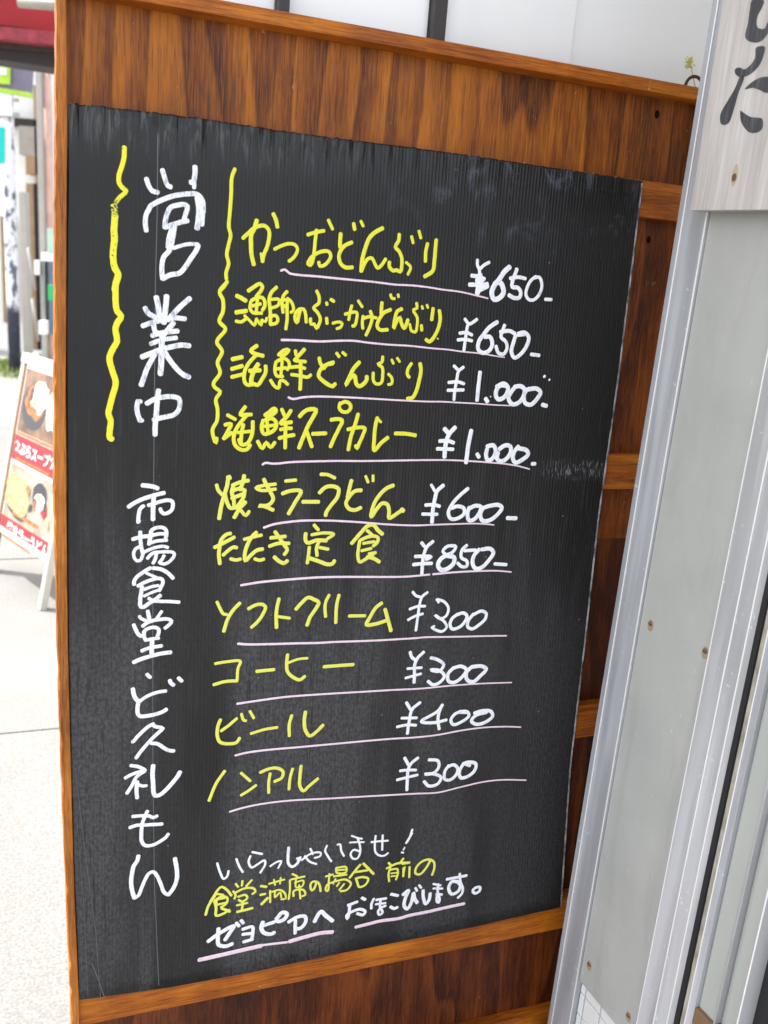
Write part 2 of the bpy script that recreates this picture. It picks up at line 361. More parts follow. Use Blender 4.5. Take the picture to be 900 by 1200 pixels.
# the sheet: outline from the real one, slightly bowed edges, crinkled top
TE = [(0.0, 0.0), (0.0867, -0.0025), (0.1779, -0.0035), (0.2741, -0.0016), (0.3755, -0.0015), (0.4827, -0.0031), (0.5962, -0.003), (0.7323, -0.0014), (0.9, -0.0)]; RE = [(-0.0, 0.9), (0.1206, 0.899), (0.3357, 0.8962), (0.5633, 0.8879), (0.8048, 0.8883), (1.0616, 0.8868), (1.3628, 0.901)]; BE = [(0.0006, 1.3627), (0.1455, 1.372), (0.2912, 1.3737), (0.4467, 1.3703), (0.6134, 1.3702), (0.7192, 1.3687), (0.9, 1.3626)]
NU = 340; rows = [0, .002, .005, .009, .014, .02, .027, .035, .045, .06, .08]+[.08+(1-.08)*k/44 for k in range(1, 45)]
HS = 1.3626
vs, fs = [], []
for r in rows:
    for i in range(NU+1):
        a = i/NU
        l = (interp(LE, r*HS), r*HS); rr = (interp(RE, r*HS), r*HS)
        u = l[0]*(1-a)+rr[0]*a
        v = r*HS+interp(TE, u)*(1-r)+(interp(BE, u)-HS)*r
        d = r*HS
        z = 0
        k = math.exp(-(d/(.030+.030*noise.noise((u*14, 1, 0))))**2) if d < .12 else 0
        z += k*(noise.noise((u*85, d*9, 0))*.0042+noise.noise((u*38, d*7, 4))*.003+noise.noise((u*170, d*20, 9))*.0022+.0016)*(1 if u < .45 else .35)
        if d < .001: v += noise.noise((u*140, 0, 0))*.0016
        z += noise.noise((u*2.2, v*1.5, 7))*.0005*min(1, d*5)
        z = max(z, -.0012)
        vs.append((u, -v, z))
nr = len(rows); W1 = NU+1
for j in range(nr-1):
    for i in range(NU): fs.append((j*W1+i, (j+1)*W1+i, (j+1)*W1+i+1, j*W1+i+1))
edge = [i for i in range(W1)]+[j*W1+NU for j in range(1, nr)]+[(nr-1)*W1+i for i in range(NU-1, -1, -1)]+[j*W1 for j in range(nr-2, 0, -1)]
b0 = len(vs)
for e in edge: vs.append((vs[e][0], vs[e][1], -.0040))
for k in range(len(edge)):
    k2 = (k+1) % len(edge); fs.append((edge[k], edge[k2], b0+k2, b0+k))
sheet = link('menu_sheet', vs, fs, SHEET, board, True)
sheet['label'] = 'black fluted plastic sheet covered in hand-written menu lines'
m = Mat('scuffed_sheet_edge', rough=.5)
m.set('Base Color', m.mix(m.ramp(m.noise(m.coord((100, 26, 1)), 1, 4, .7), [(.38, 0), (.6, 1)]), (.05, .05, .055), (.45, .46, .48))); EDGE = m.m
vs, fs = [], []
for i in range(61):
    v = .004+(HS-.005)*i/60; u = interp(RE, v)
    vs += [(u-.0025, -v, .0003), (u+.0006, -v, .0006), (u+.0008, -v, -.004)]
for i in range(60):
    for k in range(2): fs.append((i*3+k, i*3+3+k, i*3+4+k, i*3+1+k))
link('sheet_edge', vs, fs, EDGE, sheet)
def crease(pts, wd, mat, name='crease'):
    vs, fs = [], []
    for x, y in pts: vs += [(x-wd/2, -y, .00015), (x+wd/2, -y, .00055), (x+wd, -y, .00005)]
    for i in range(len(pts)-1):
        for k in range(2): fs.append((i*3+k, i*3+3+k, i*3+4+k, i*3+1+k))
    return link(name, vs, fs, mat, sheet)
SCORE = Mat('pale_score_mark', (.11, .11, .115), .4).m
for pts, wd in [([(0.1147, -0.0056), (0.1145, 0.1273), (0.1128, 0.2194), (0.1125, 0.3626), (0.1122, 0.4999), (0.112, 0.6837), (0.1137, 0.9654), (0.1177, 1.178), (0.1259, 1.3642)], 0.0009), ([(-0.002, 0.951), (0.0058, 1.0387), (0.0174, 1.1599), (0.0259, 1.2385), (0.033, 1.3704)], 0.0006), ([(-0.0005, 1.2831), (0.0202, 1.3002), (0.0306, 1.3344), (0.0384, 1.3652)], 0.001), ([(-0.0005, 1.0377), (0.0082, 1.1887), (0.0132, 1.3544)], 0.0005)]: crease(pts, wd, SCORE)
RES = Mat('dark_tape_residue', (.014, .013, .013), .35).m
for poly in [[(0.4451, 1.2489), (0.4804, 1.2502), (0.4826, 1.2609), (0.4475, 1.2647)], [(0.4836, 1.2508), (0.521, 1.2507), (0.5215, 1.2577), (0.4857, 1.2581)], [(0.5541, 1.2515), (0.6045, 1.2517), (0.6048, 1.2553), (0.5561, 1.257)], [(0.441, 1.322), (0.4701, 1.3261), (0.4689, 1.3328), (0.4432, 1.3346)], [(0.4718, 1.3264), (0.5093, 1.3269), (0.5079, 1.3301), (0.4738, 1.3338)]]: prism('tape_residue', poly, .0001, .0005, RES, sheet)

# ---- handwriting: each stroke "width:u,v u,v ..." in tenths of a millimetre on the sheet, ink laid on as a low rounded bead
TEXT = [
('wavy_mark', 'flaky', 'thick wavy yellow line left of the title',
 '69:709,461 704,598 672,720 635,852 648,942 734,1025;61:722,1045 644,1118 588,1197;96:573,1227 584,1365 572,1534 577,1683 560,1817 564,1968 586,2061 624,2125 595,2251 581,2348;91:591,2290 592,2521 613,2636 665,2695 613,2792 588,2871 607,3047 545,3168 506,3289 540,3446 590,3624 547,3806 508,3969 488,4070 519,4161 506,4314 506,4413 537,4433'),
('wavy_mark', 'yellow', 'thin wavy yellow line right of the title',
 '57:2211,572 2173,675 2166,905 2153,1176 2145,1371 2172,1466 2147,1606 2123,1745 2153,1862 2119,2003 2125,2082;58:2138,2117 2093,2194 2033,2258;60:2132,2131 2033,2278 2083,2385 2086,2546 2036,2690 2127,2787 2007,2987 2086,3116 2023,3284 2064,3427 1968,3607 2006,3658 2070,3702 2010,3825 2038,3971 2031,4141 1970,4269 1983,4375 2023,4471 2036,4396'),
('title_lettering', 'title', 'large white handwriting reading 営業中',
 '71:1000,833 1035,929 1077,984 1153,995;71:1212,696 1244,795 1287,893 1329,907;76:1655,604 1653,713 1635,800 1596,817;64:1645,808 1646,883;71:999,1518 987,1402 998,1306 1036,1228 1059,1184 1173,1111 1346,1028 1520,981 1697,969 1757,1024 1779,1136 1771,1252 1763,1368;86:1693,1011 1719,1142 1714,1295 1696,1422;72:1249,1453 1262,1338 1290,1241 1328,1176 1425,1137 1512,1120 1558,1139 1543,1216 1515,1314;72:1257,1449 1369,1400 1486,1355 1564,1332;73:1389,1402 1371,1519 1352,1635 1318,1753 1237,1856 1215,1993 1224,2148;56:1373,1720 1490,1672 1608,1642 1712,1639;74:1718,1652 1689,1723 1611,1846 1533,1969 1475,2042 1436,2064 1337,2085 1230,2147;64:1341,1464 1303,1601 1294,1717;78:989,2564 1032,2634 1106,2675 1195,2723;82:1140,2407 1168,2523 1185,2641 1195,2719;83:1285,2382 1274,2517 1260,2656 1249,2756;79:1609,2392 1500,2492 1402,2598 1304,2713;74:955,2816 1107,2754 1264,2715 1403,2677 1547,2683;78:1107,2783 1127,2881 1197,2918;79:1384,2748 1305,2852 1256,2914;75:1088,2943 1206,2901 1345,2874 1445,2860;70:1069,3060 1187,3008 1306,2976 1426,2958;80:948,3249 1070,3194 1208,3133 1367,3085 1508,3054 1613,3061;88:1236,2896 1223,3056 1219,3217 1214,3379 1207,3480;79:1129,3201 1071,3304 1012,3427 973,3550 938,3648;80:1268,3174 1349,3292 1451,3410 1533,3478 1615,3510;75:895,3877 879,3959 892,4061 926,4159;62:905,3873 939,3886;62:926,4163 959,4152;81:1183,3715 1164,3870 1155,4034 1140,4200 1137,4362;77:1018,3910 1114,3850 1254,3809 1395,3801 1472,3824 1488,3902 1468,3996 1398,4066 1276,4098 1115,4143'),
('side_lettering', 'white', 'white handwriting running down the left side',
 '72:962,5108 1054,5118 1128,5133 1183,5157;67:765,5430 838,5379 960,5317 1082,5275 1190,5243 1275,5224;73:1125,5268 1120,5383 1116,5497 1116,5627;61:980,5417 933,5459 913,5537 904,5623 904,5666;42:907,5666 927,5645;62:1048,5410 1150,5380 1246,5348 1342,5335 1395,5357 1405,5415 1385,5487 1330,5530 1275,5540 1241,5514 1220,5463;62:934,5811 937,5927 951,6058 970,6132;65:826,5921 894,5900 975,5885 1057,5879;54:942,6029 867,6070 840,6128 847,6201 888,6254 936,6248 963,6190 983,6132 1059,6091 1155,6057 1279,6042 1335,6063;65:1091,5800 1085,5873 1069,5945 1061,6003;60:1098,5786 1153,5758 1236,5748 1298,5776 1317,5835 1303,5922;57:1092,5873 1195,5849 1292,5849;57:1085,5982 1182,5956 1320,5949;55:1039,6222 1073,6179 1128,6137 1225,6128 1336,6129 1406,6138 1434,6169 1407,6235 1352,6292 1282,6319 1226,6302;57:1169,6153 1156,6226 1122,6299;55:1281,6186 1253,6244 1212,6294;63:1085,6371 1033,6399 950,6454 882,6510 847,6568 847,6620;64:1129,6376 1227,6394 1311,6439 1382,6502 1417,6548;49:1026,6450 1102,6490 1172,6523;61:902,6647 992,6597 1103,6557 1200,6539 1256,6556 1268,6616 1243,6675 1215,6734;66:965,6662 948,6766 935,6884 945,6974 993,6977 1063,6928 1146,6880 1230,6809;52:992,6705 1103,6666 1201,6651;49:993,6809 1104,6758 1201,6725;58:1062,6846 1118,6886 1231,6903 1372,6914 1514,6932;55:925,7124 952,7163 1022,7197;64:1047,7048 1064,7132 1078,7193;53:1253,7064 1204,7140 1162,7198;62:974,7285 1036,7236 1134,7204 1247,7191 1346,7194 1403,7228 1375,7279 1305,7336;64:842,7254 872,7332 911,7410 953,7443;61:995,7385 995,7461 1024,7516;62:988,7384 1023,7341 1093,7315 1163,7317 1213,7353 1206,7429 1178,7489;56:1031,7512 1108,7496 1214,7494;62:961,7680 1066,7642 1165,7629 1257,7620;74:1115,7500 1111,7607 1109,7729;71:843,7855 955,7810 1095,7775 1237,7746 1394,7735;63:1040,8067 1090,8123;69:1387,8195 1402,8243 1446,8279;64:1517,8166 1570,8226;71:832,8287 841,8358 865,8438 915,8505;60:1328,8367 1213,8376 1085,8411 985,8465 922,8514;69:915,8513 903,8599 904,8693 929,8743 1072,8754 1216,8732 1288,8707 1338,8676;64:1145,8900 1073,8932 973,9017 888,9104 845,9163;60:824,9168 845,9163;64:1130,8899 1160,8942 1232,8965 1290,8991 1233,9045 1146,9124 1046,9234 960,9336 881,9448;65:1111,9225 1205,9244 1308,9328 1381,9377 1462,9395;62:802,9567 908,9596 986,9645 1021,9676 947,9728 889,9775 821,9909 744,10036;62:719,9769 811,9722 928,9692 1016,9671;67:899,9854 890,9985 900,10137;58:909,9899 978,9941 1042,9943;76:1143,9609 1134,9752 1145,9930 1155,10087 1176,10135 1245,10133 1344,10057 1443,9947 1522,9846 1561,9772;64:1058,10387 1013,10493 980,10600 967,10756 975,10917 1031,10994 1151,11002 1251,10960 1352,10896 1388,10844;63:832,10448 950,10456 1088,10477 1148,10517 1208,10494;64:789,10639 891,10614 1049,10629 1289,10651;73:922,11159 903,11247 849,11330 824,11464 810,11600 830,11789 864,11912;65:864,11912 924,11876 974,11745 1034,11593 1094,11499 1154,11486 1215,11567 1277,11730 1340,11905 1402,11952;75:1402,11952 1483,11837 1533,11681 1531,11516 1498,11301'),
('menu_item', 'yellow', 'yellow handwriting reading かつおどんぶり',
 '67:2544,1234 2512,1348 2470,1445 2470,1582 2482,1719 2518,1854;60:2350,1499 2416,1433 2503,1348 2592,1306 2664,1300 2724,1354 2732,1456 2709,1579 2667,1686 2644,1801;43:2618,1690 2640,1792;64:2781,1123 2820,1191 2849,1300;54:2816,1613 2928,1552 3038,1516 3122,1527 3161,1576 3136,1665 3083,1731 3038,1764;58:3307,1367 3422,1322 3553,1288;58:3439,1289 3426,1413 3418,1572 3402,1714 3368,1796 3329,1782 3363,1700 3454,1622 3566,1577 3643,1579 3675,1639 3631,1731 3557,1791 3510,1794 3494,1742;55:3612,1130 3684,1253;66:3813,1307 3808,1396 3813,1502;63:3993,1415 3889,1469 3820,1555 3801,1645 3846,1749 3925,1787 4022,1775;63:4007,1145 4027,1226;52:4117,1099 4160,1166;68:4470,1168 4364,1231 4271,1320 4220,1450 4184,1578 4166,1706 4166,1823;57:4172,1814 4215,1702 4269,1625 4329,1620 4373,1689 4427,1758 4493,1698 4548,1612;62:4744,1233 4740,1324 4692,1424 4761,1485 4808,1582 4815,1691 4797,1784 4739,1761 4679,1775 4615,1725 4610,1652;50:4883,1635 4963,1698 4926,1812;54:4947,1246 4979,1339;54:5063,1155 5101,1256;62:5220,1328 5198,1440 5203,1596;67:5360,1261 5355,1408 5353,1575 5338,1725 5205,1824'),
('underline', 'pink', 'pink underline below かつおどんぶり',
 '36/27:2923,1910 2978,1888 3054,1935 3167,1948 3469,1949 3855,1956 4111,1960 4389,1965 4713,1979 5019,1972 5290,1981 5544,2000 5692,2004 5864,2015 6128,2051 6328,2080'),
('price', 'white', 'white handwritten price ¥650- beside かつおどんぶり',
 '57:6089,1502 6097,1586 6134,1640 6146,1725;57:6298,1523 6205,1578 6145,1639;69:6010,1750 6123,1755 6235,1785;74:5983,1889 6113,1883 6243,1874 6296,1857;94:6153,1724 6145,1877 6135,2012;90:6107,1823 6214,1796;90:6132,1974 6299,1886;91:6666,1567 6575,1654 6498,1775 6419,1877 6386,1995 6439,2088 6525,2063 6595,1981 6575,1885 6512,1813 6427,1848;71:6802,1589 6768,1698 6743,1777 6746,1873 6843,1876 6906,1940 6892,2029 6792,2041 6698,2003;62:6694,1742 6848,1711 6974,1725;59:7162,1678 7078,1743 7021,1854 7006,1972 7064,2047 7156,2050 7240,1976 7284,1855 7274,1758 7220,1684 7142,1699;60:7372,2026 7488,2023'),
('menu_item', 'yellow', 'yellow handwriting reading 漁師のぶっかけどんぶり',
 '68:2279,2312 2342,2334 2416,2373;68:2276,2548 2429,2516;54:2279,2672 2352,2680 2441,2618;61:2448,2230 2537,2163 2618,2117 2656,2154 2621,2236 2569,2301;54:2489,2385 2482,2474 2521,2533 2658,2534;58:2498,2367 2578,2318 2661,2312 2699,2372 2696,2443 2666,2489;54:2518,2440 2636,2402;54:2588,2344 2575,2521;47:2403,2585 2497,2668 2557,2718 2578,2628;47:2578,2619 2611,2661 2655,2712 2661,2632;47:2661,2632 2718,2655 2734,2601;58:2867,2148 2796,2224 2762,2315 2775,2438 2788,2544 2793,2687;51:2781,2331 2911,2323 2904,2403 2794,2454;55:2771,2581 2872,2557 2902,2609 2885,2663 2793,2690;55:3027,2199 2974,2265 2958,2355 2977,2506;51:2985,2327 3060,2313 3119,2380 3132,2469 3095,2498;55:3040,2296 3036,2439 3043,2600 3029,2745;62:2988,2407 3026,2422;55:3244,2444 3220,2536 3196,2646 3165,2593 3171,2503 3225,2442 3292,2441 3323,2512 3338,2628;56:3480,2159 3522,2246 3520,2337 3443,2405 3514,2482 3556,2570 3531,2663 3505,2710 3463,2649 3415,2651 3402,2570;52:3641,2320 3652,2350;56:3706,2270 3756,2294;57:3652,2547 3665,2628;49:3753,2619 3810,2601 3869,2594 3904,2617 3879,2674 3821,2696;53:4043,2339 4018,2441 4005,2553;54:3941,2474 4048,2440 4127,2435 4129,2545 4099,2640 4069,2641;50:4141,2259 4211,2347;54:4233,2484 4225,2577 4240,2669;54:4241,2520 4330,2487 4410,2492 4451,2499;58:4345,2403 4380,2494 4349,2644 4296,2768;62:4527,2262 4523,2355 4524,2429;62:4676,2360 4577,2407 4493,2524 4469,2619 4513,2673 4644,2665;50:4661,2133 4685,2187 4732,2189;47:4783,2124 4795,2161;63:4859,2338 4789,2376 4756,2490 4745,2641 4780,2545 4837,2467 4862,2540 4920,2631 4973,2496;48:5008,2560 5036,2654;52:5100,2234 5115,2309 5055,2341 5126,2449 5134,2563 5111,2678 5047,2662;48:5196,2275 5210,2312;48:5278,2251 5298,2291;56:5207,2568 5219,2644;64:5387,2297 5375,2473;65:5495,2323 5520,2426 5504,2580 5441,2727 5363,2814 5301,2783;28:5497,2753 5508,2764'),
('underline', 'pink', 'pink underline below 漁師のぶっかけどんぶり',
 '40/21:2969,2908 3177,2901 3562,2900 3834,2877 4091,2863 4333,2879 4639,2892 5053,2895 5392,2913 5693,2922 5955,2942 6220,2953 6422,2970 6581,2988 6718,2998'),
('price', 'white', 'white handwritten price ¥650- beside 漁師のぶっかけどんぶり',
 '57:5950,2427 6015,2500;58:6161,2420 6069,2488 6016,2510 5994,2628 5984,2764 5975,2921;58:5876,2653 5994,2637 6096,2671;58:5853,2761 5982,2745 6104,2762;75:6529,2442 6403,2527 6304,2650 6226,2772 6226,2890 6308,2945 6417,2910 6473,2799 6418,2683 6329,2688;64:6667,2483 6633,2593 6618,2673 6716,2747 6748,2845 6690,2947 6598,2932 6543,2825;68:6600,2595 6766,2570 6872,2610;73:6887,2639 6853,2760 6833,2901 6900,2998 7008,2933 7108,2788 7128,2646 7041,2581 6929,2607;64:7044,2611 6931,2627;65:7204,2928 7356,2937;62:7492,3278 7497,3282;44:7593,3330 7598,3334'),
('menu_item', 'yellow', 'yellow handwriting reading 海鮮どんぶり',
 '69:2239,3224 2384,3187;66:2233,3368 2388,3317;62:2236,3486 2391,3440;66:2600,3010 2510,3091 2576,3128 2697,3155;62:2586,3155 2496,3258 2435,3369 2420,3497 2450,3578 2497,3595 2543,3575;74:2627,3280 2565,3382 2533,3566 2552,3583;70:2500,3385 2658,3369;63:2740,3302 2743,3394 2690,3505 2627,3590 2571,3574;60:2931,3130 3004,3063 3089,3046 3044,3107 2970,3156;56:2897,3232 2882,3351 2914,3442 3009,3448;56:2915,3222 3027,3181 3096,3233 3099,3306 3071,3344;56:2901,3342 3051,3317;52:2991,3228 2979,3421;56:2822,3510 2891,3600 2949,3625 2973,3514 3021,3512 3089,3565;56:3188,3054 3200,3118;64:3327,3029 3254,3115 3180,3201;57:3200,3206 3354,3212;57:3127,3309 3242,3291 3348,3314;57:3141,3415 3286,3428 3402,3442 3444,3407;64:3278,3234 3284,3391 3285,3633;61:3564,3148 3588,3230 3619,3266;65:3783,3222 3686,3245 3592,3323 3567,3418 3639,3490 3761,3561 3811,3569;65:3641,3303 3688,3245 3794,3203;66:3651,3499 3742,3552 3792,3569 3840,3530;54:3836,3061 3882,3115;54:3934,3047 3986,3086;70:4212,3185 4126,3283 4055,3437 4010,3543 4075,3436 4142,3387 4179,3509 4222,3555 4301,3514 4348,3446 4345,3398;56:4592,3083 4583,3169 4517,3201 4591,3245 4609,3359 4586,3495 4505,3507 4461,3461 4450,3337;52:4701,3346 4767,3411 4763,3498 4711,3510;48:4744,3124 4777,3180;48:4833,3092 4879,3147;60:5081,3167 5028,3256 5024,3344 5058,3385;69:5228,3161 5250,3257 5231,3433 5182,3630 5134,3706 5050,3723'),
('price', 'white', 'white handwritten price ¥1.000- beside 海鮮どんぶり',
 '58:5819,3174 5894,3234;58:5989,3187 5907,3259 5887,3408 5867,3568 5864,3717;58:5747,3443 5910,3427 6022,3453;59:5742,3568 6020,3553;72:6293,3254 6285,3454 6279,3716;77:6433,3681 6472,3731;26:6518,3646 6525,3648;82:6619,3483 6739,3428 6823,3476 6822,3578 6739,3672 6661,3685 6616,3625 6623,3523 6673,3461 6787,3457;79:6951,3482 6890,3566 6853,3659 6932,3759 7046,3735 7128,3630 7139,3507 7064,3458 6950,3472;80:7185,3505 7138,3609 7174,3732 7282,3760 7390,3664 7448,3548 7371,3489 7208,3504;76:7506,3754 7591,3772'),
('underline', 'pink', 'pink underline below 海鮮どんぶり',
 '38/21:3106,3760 3175,3782 3319,3754 3513,3735 3809,3730 4070,3732 4437,3740 4894,3752 5534,3758 5598,3755 5938,3761 6273,3768 6613,3782 6958,3785'),
('menu_item', 'yellow', 'yellow handwriting reading 海鮮スープカレー',
 '59:2186,4048 2307,4111;63:2153,4196 2244,4181 2210,4265 2139,4405;63:2139,4405 2257,4311;63:2451,3918 2380,4040 2464,4038 2547,4032;64:2482,4037 2392,4150 2321,4263 2287,4394 2317,4506 2413,4570 2497,4560 2542,4494;64:2569,4138 2573,4259 2540,4409 2476,4485 2401,4486 2371,4411;63:2430,4187 2406,4318 2400,4448;56:2350,4309 2536,4287;68:2755,4040 2820,3992 2894,3934 2923,3962 2841,4048 2785,4077;65:2729,4116 2709,4219 2745,4322 2849,4301 2923,4234 2930,4140 2861,4085 2757,4115;57:2786,4114 2811,4292;57:2741,4209 2912,4187;61:2654,4436 2733,4548 2787,4453 2857,4528 2921,4451;61:3009,3941 3060,4043;65:3153,3956 3090,4061 2997,4157 3170,4135;61:3001,4252 3096,4231 3174,4230;65:2986,4384 3101,4354 3217,4333;65:3083,4137 3080,4307 3085,4535;70:3293,4047 3377,3960 3473,3929 3552,3937 3517,4033 3444,4168 3373,4341 3303,4533;66:3420,4283 3464,4397 3509,4512;67:3585,4309 3727,4297;67:3512,4310 3710,4301;63:3936,3822 3920,3890 3973,3955 4064,3953 4111,3894 4087,3828 4005,3801 3947,3831;67:3799,4088 3909,4072 3980,4090 3936,4216 3864,4372 3810,4509;68:4238,3988 4196,4153 4136,4349 4106,4555;64:4079,4233 4220,4202 4363,4209 4338,4307 4275,4465 4248,4534 4225,4485;69:4560,4039 4536,4166 4528,4363 4540,4561 4647,4441 4757,4350;48:4560,4049 4626,4106;70:4879,4283 5080,4286 5232,4309'),
('underline', 'pink', 'pink underline below 海鮮スープカレー',
 '38/26:2741,4795 2779,4770 2904,4781 3194,4755 3789,4735 3882,4733 4394,4732 4812,4724 5456,4711 5853,4710 6236,4724 6580,4744 6930,4772 7170,4809 7377,4857'),
('price', 'white', 'white handwritten price ¥1.000- beside 海鮮スープカレー',
 '80:5734,4192 5805,4261;81:5924,4168 5838,4261 5791,4363 5770,4506 5771,4659;68:5662,4395 5827,4393 5918,4422;64:5628,4523 5916,4529;82:6218,4214 6188,4440 6170,4749;74:6361,4603 6400,4655;79:6532,4477 6645,4455 6699,4538 6664,4664 6577,4716 6527,4623 6536,4519;80:6766,4517 6876,4453 6971,4473 6982,4578 6899,4694 6809,4726 6735,4674 6749,4579;81:7123,4471 7051,4566 7039,4682 7092,4746 7206,4703 7325,4596 7283,4533 7138,4503;68:7415,4766 7475,4765'),
('menu_item', 'pale', 'yellow handwriting reading 焼きラーうどん',
 '60:2048,5106 2074,5191 2132,5258;68:2219,4983 2212,5087 2169,5258 2126,5430 2097,5631;57:2237,4974 2251,5012;65:2178,5258 2209,5373 2268,5470 2334,5462;68:2462,4964 2446,5069 2402,5184;65:2287,5116 2399,5069 2531,5041;65:2306,5107 2281,5221 2312,5336 2324,5452;65:2271,5211 2402,5165 2478,5194;65:2283,5317 2479,5242;65:2478,5194 2462,5299 2353,5471;69:2493,5377 2410,5472 2328,5616;58:2430,5511 2508,5590 2554,5523;66:2769,5022 2810,5109 2882,5226 2925,5343 2850,5429 2696,5437 2792,5448 2930,5509;58:2955,5100 2782,5119 2649,5156 2726,5195 2958,5178;59:3109,5052 3276,5037;67:3068,5250 3194,5208 3362,5213 3280,5386 3178,5572;68:3399,5383 3660,5386;68:3411,5383 3652,5386;60:3672,4946 3783,4952 3907,5005;69:3665,5241 3762,5153 3883,5138 3977,5184 3963,5313 3877,5432 3792,5561 3784,5611;69:4186,5045 4161,5155 4134,5315;69:4360,5206 4257,5216 4159,5315 4113,5415 4169,5507 4274,5528 4366,5489;53:4420,4976 4468,5076;53:4545,4966 4550,5057;71:4904,5129 4800,5169 4680,5280 4593,5421 4554,5645 4651,5503 4731,5423 4818,5444 4857,5547 4865,5671 4979,5611 5082,5540;85:5071,5530 5105,5555'),
('underline', 'pink', 'pink underline below 焼きラーうどん',
 '42/26:2794,5787 2938,5739 3095,5714 3392,5688 3694,5690 3788,5692 4306,5726 4732,5767 5078,5793 5385,5805 5641,5800 6091,5795 6436,5795 6670,5811 6788,5826'),
('price', 'white', 'white handwritten price ¥600- beside 焼きラーうどん',
 '56:5571,5122 5641,5225;73:5789,5133 5685,5226 5652,5371 5632,5538 5633,5758;65:5493,5463 5637,5458 5750,5487;61:5449,5614 5716,5623;70:6244,5188 6096,5313 5973,5458 5917,5605 5970,5701 6084,5703 6212,5610 6194,5525 6066,5491 5978,5522;76:6296,5515 6272,5632 6315,5739 6406,5720 6489,5614 6514,5508 6408,5485 6308,5526;77:6551,5529 6514,5636 6559,5744 6687,5746 6841,5641 6913,5524 6850,5480 6687,5489 6573,5519;78:7033,5709 7205,5717'),
('menu_item', 'pale', 'yellow handwriting reading たたき定食',
 '65:2037,6082 2177,6012 2336,5929;65:2277,5869 2221,5877 2138,5963 2112,6089 2105,6206 2123,6344;62:2171,6208 2255,6132 2330,6085 2378,6097;59:2287,6271 2374,6294 2441,6280;67:2679,5859 2604,5936 2541,6062 2506,6199 2518,6309 2603,6222 2698,6146 2785,6129;59:2490,5966 2614,5936 2759,5906;59:2663,6284 2742,6310 2810,6293;64:2972,5856 3034,5937 3117,6059 3181,6161 3134,6229;64:2907,5953 3142,5935;64:2891,6088 3028,6046 3206,6051;68:2976,6264 3058,6338 3139,6371 3187,6332;61:3600,5760 3675,5842;57:3567,5920 3769,5895 3935,5919 3825,5997;69:3469,5897 3469,5998 3502,6049 3652,6013 3816,6021;61:3694,6034 3658,6135 3674,6267;58:3709,6132 3854,6165;61:3539,6121 3527,6293 3516,6384;70:3554,6304 3709,6361 3856,6417 3938,6410 3967,6359;71:4244,6080 4373,5929 4512,5789 4596,5780 4687,5875 4766,5939;59:4496,5871 4585,5945;63:4389,6033 4502,5984 4629,5967 4695,5999 4679,6082 4618,6132;63:4379,6043 4365,6176 4361,6280 4399,6395 4523,6337 4626,6278;55:4445,6086 4635,6060;55:4420,6209 4588,6173;59:4551,6265 4667,6248;68:4522,6316 4630,6341 4742,6407'),
('underline', 'pink', 'pink underline below たたき定食',
 '43/36:2462,6705 2734,6671 3049,6651 3431,6636 3737,6629 4138,6639 4671,6662 5218,6680 5440,6673 5659,6660;41/27:5720,6658 6118,6640 6583,6636 6939,6646 7207,6678'),
('price', 'white', 'white handwritten price ¥850- beside たたき定食',
 '65:5469,6102 5525,6167;66:5676,6087 5571,6179 5525,6316 5514,6465 5515,6637;66:5371,6337 5527,6338 5662,6353 5576,6393;66:5348,6476 5536,6466 5682,6467;62:6079,6173 5943,6180 5870,6263 5931,6319 6053,6280 6104,6195 6079,6173;85:5955,6330 5846,6391 5798,6497 5861,6586 5985,6569 6092,6465 6084,6378 5956,6341;63:6308,6169 6223,6253 6223,6383 6333,6452 6340,6539 6248,6547 6162,6478;63:6270,6265 6479,6260;78:6548,6252 6463,6347 6440,6477 6508,6589 6624,6572 6754,6444 6825,6315 6759,6247 6595,6253;65:6868,6519 7097,6541'),
('menu_item', 'pale', 'yellow handwriting reading ソフトクリーム',
 '55:2092,6956 2143,7069 2202,7163 2251,7172;63:2450,6995 2337,7120 2262,7257 2209,7447;61:2589,7097 2705,7039 2804,7034 2861,7078 2829,7188 2753,7307 2647,7408;65:3076,6956 3046,7118 3041,7263 3053,7439;54:3071,7254 3264,7292;67:3360,7146 3458,7037 3557,6959 3651,6995 3736,7052 3680,7174 3602,7295 3557,7429;59:3906,6935 3853,7058 3849,7184 3865,7300;63:4074,6943 4044,7110 4043,7417;60:4267,7313 4546,7325;69:4827,7120 4733,7190 4635,7356 4577,7482 4708,7485 4945,7428;70:4893,7231 4942,7374 5024,7618'),
('underline', 'pink', 'pink underline below ソフトクリーム',
 '44/31:2438,7668 2567,7687 2966,7711 3373,7727 3789,7747 3992,7748 4420,7763 4857,7775 5190,7778 5529,7779 5590,7776 6052,7796 6524,7819 6885,7834 7228,7852'),
('price', 'white', 'white handwritten price ¥300 beside ソフトクリーム',
 '53:5372,6953 5433,7021 5513,7047;53:5643,6973 5547,7049 5513,7188 5495,7406 5478,7643;53:5338,7255 5481,7213 5616,7216;53:5322,7444 5448,7382 5585,7350;50:5824,7106 5863,7163;54:5836,7107 5966,7157 6057,7284 6021,7415 5932,7454 5811,7381 5861,7428 5982,7501 6049,7617 5974,7690 5856,7660 5771,7604;45:5771,7604 5815,7585;65:6240,7394 6141,7466 6108,7576 6157,7657 6273,7642 6382,7548 6420,7438 6344,7378 6229,7405;65:6536,7411 6451,7530 6448,7631 6536,7681 6672,7611 6782,7504 6786,7414 6698,7364 6537,7422'),
('menu_item', 'pale', 'yellow handwriting reading コーヒー',
 '53:2085,7975 2261,7958 2485,7970 2450,8080 2441,8278;59:2069,8328 2240,8291 2441,8293;61:2752,8159 3038,8151;62:3253,7911 3243,8050 3264,8207 3358,8309 3482,8366 3556,8310;49:3273,8052 3437,8003 3588,7999;64:3878,8169 4388,8171'),
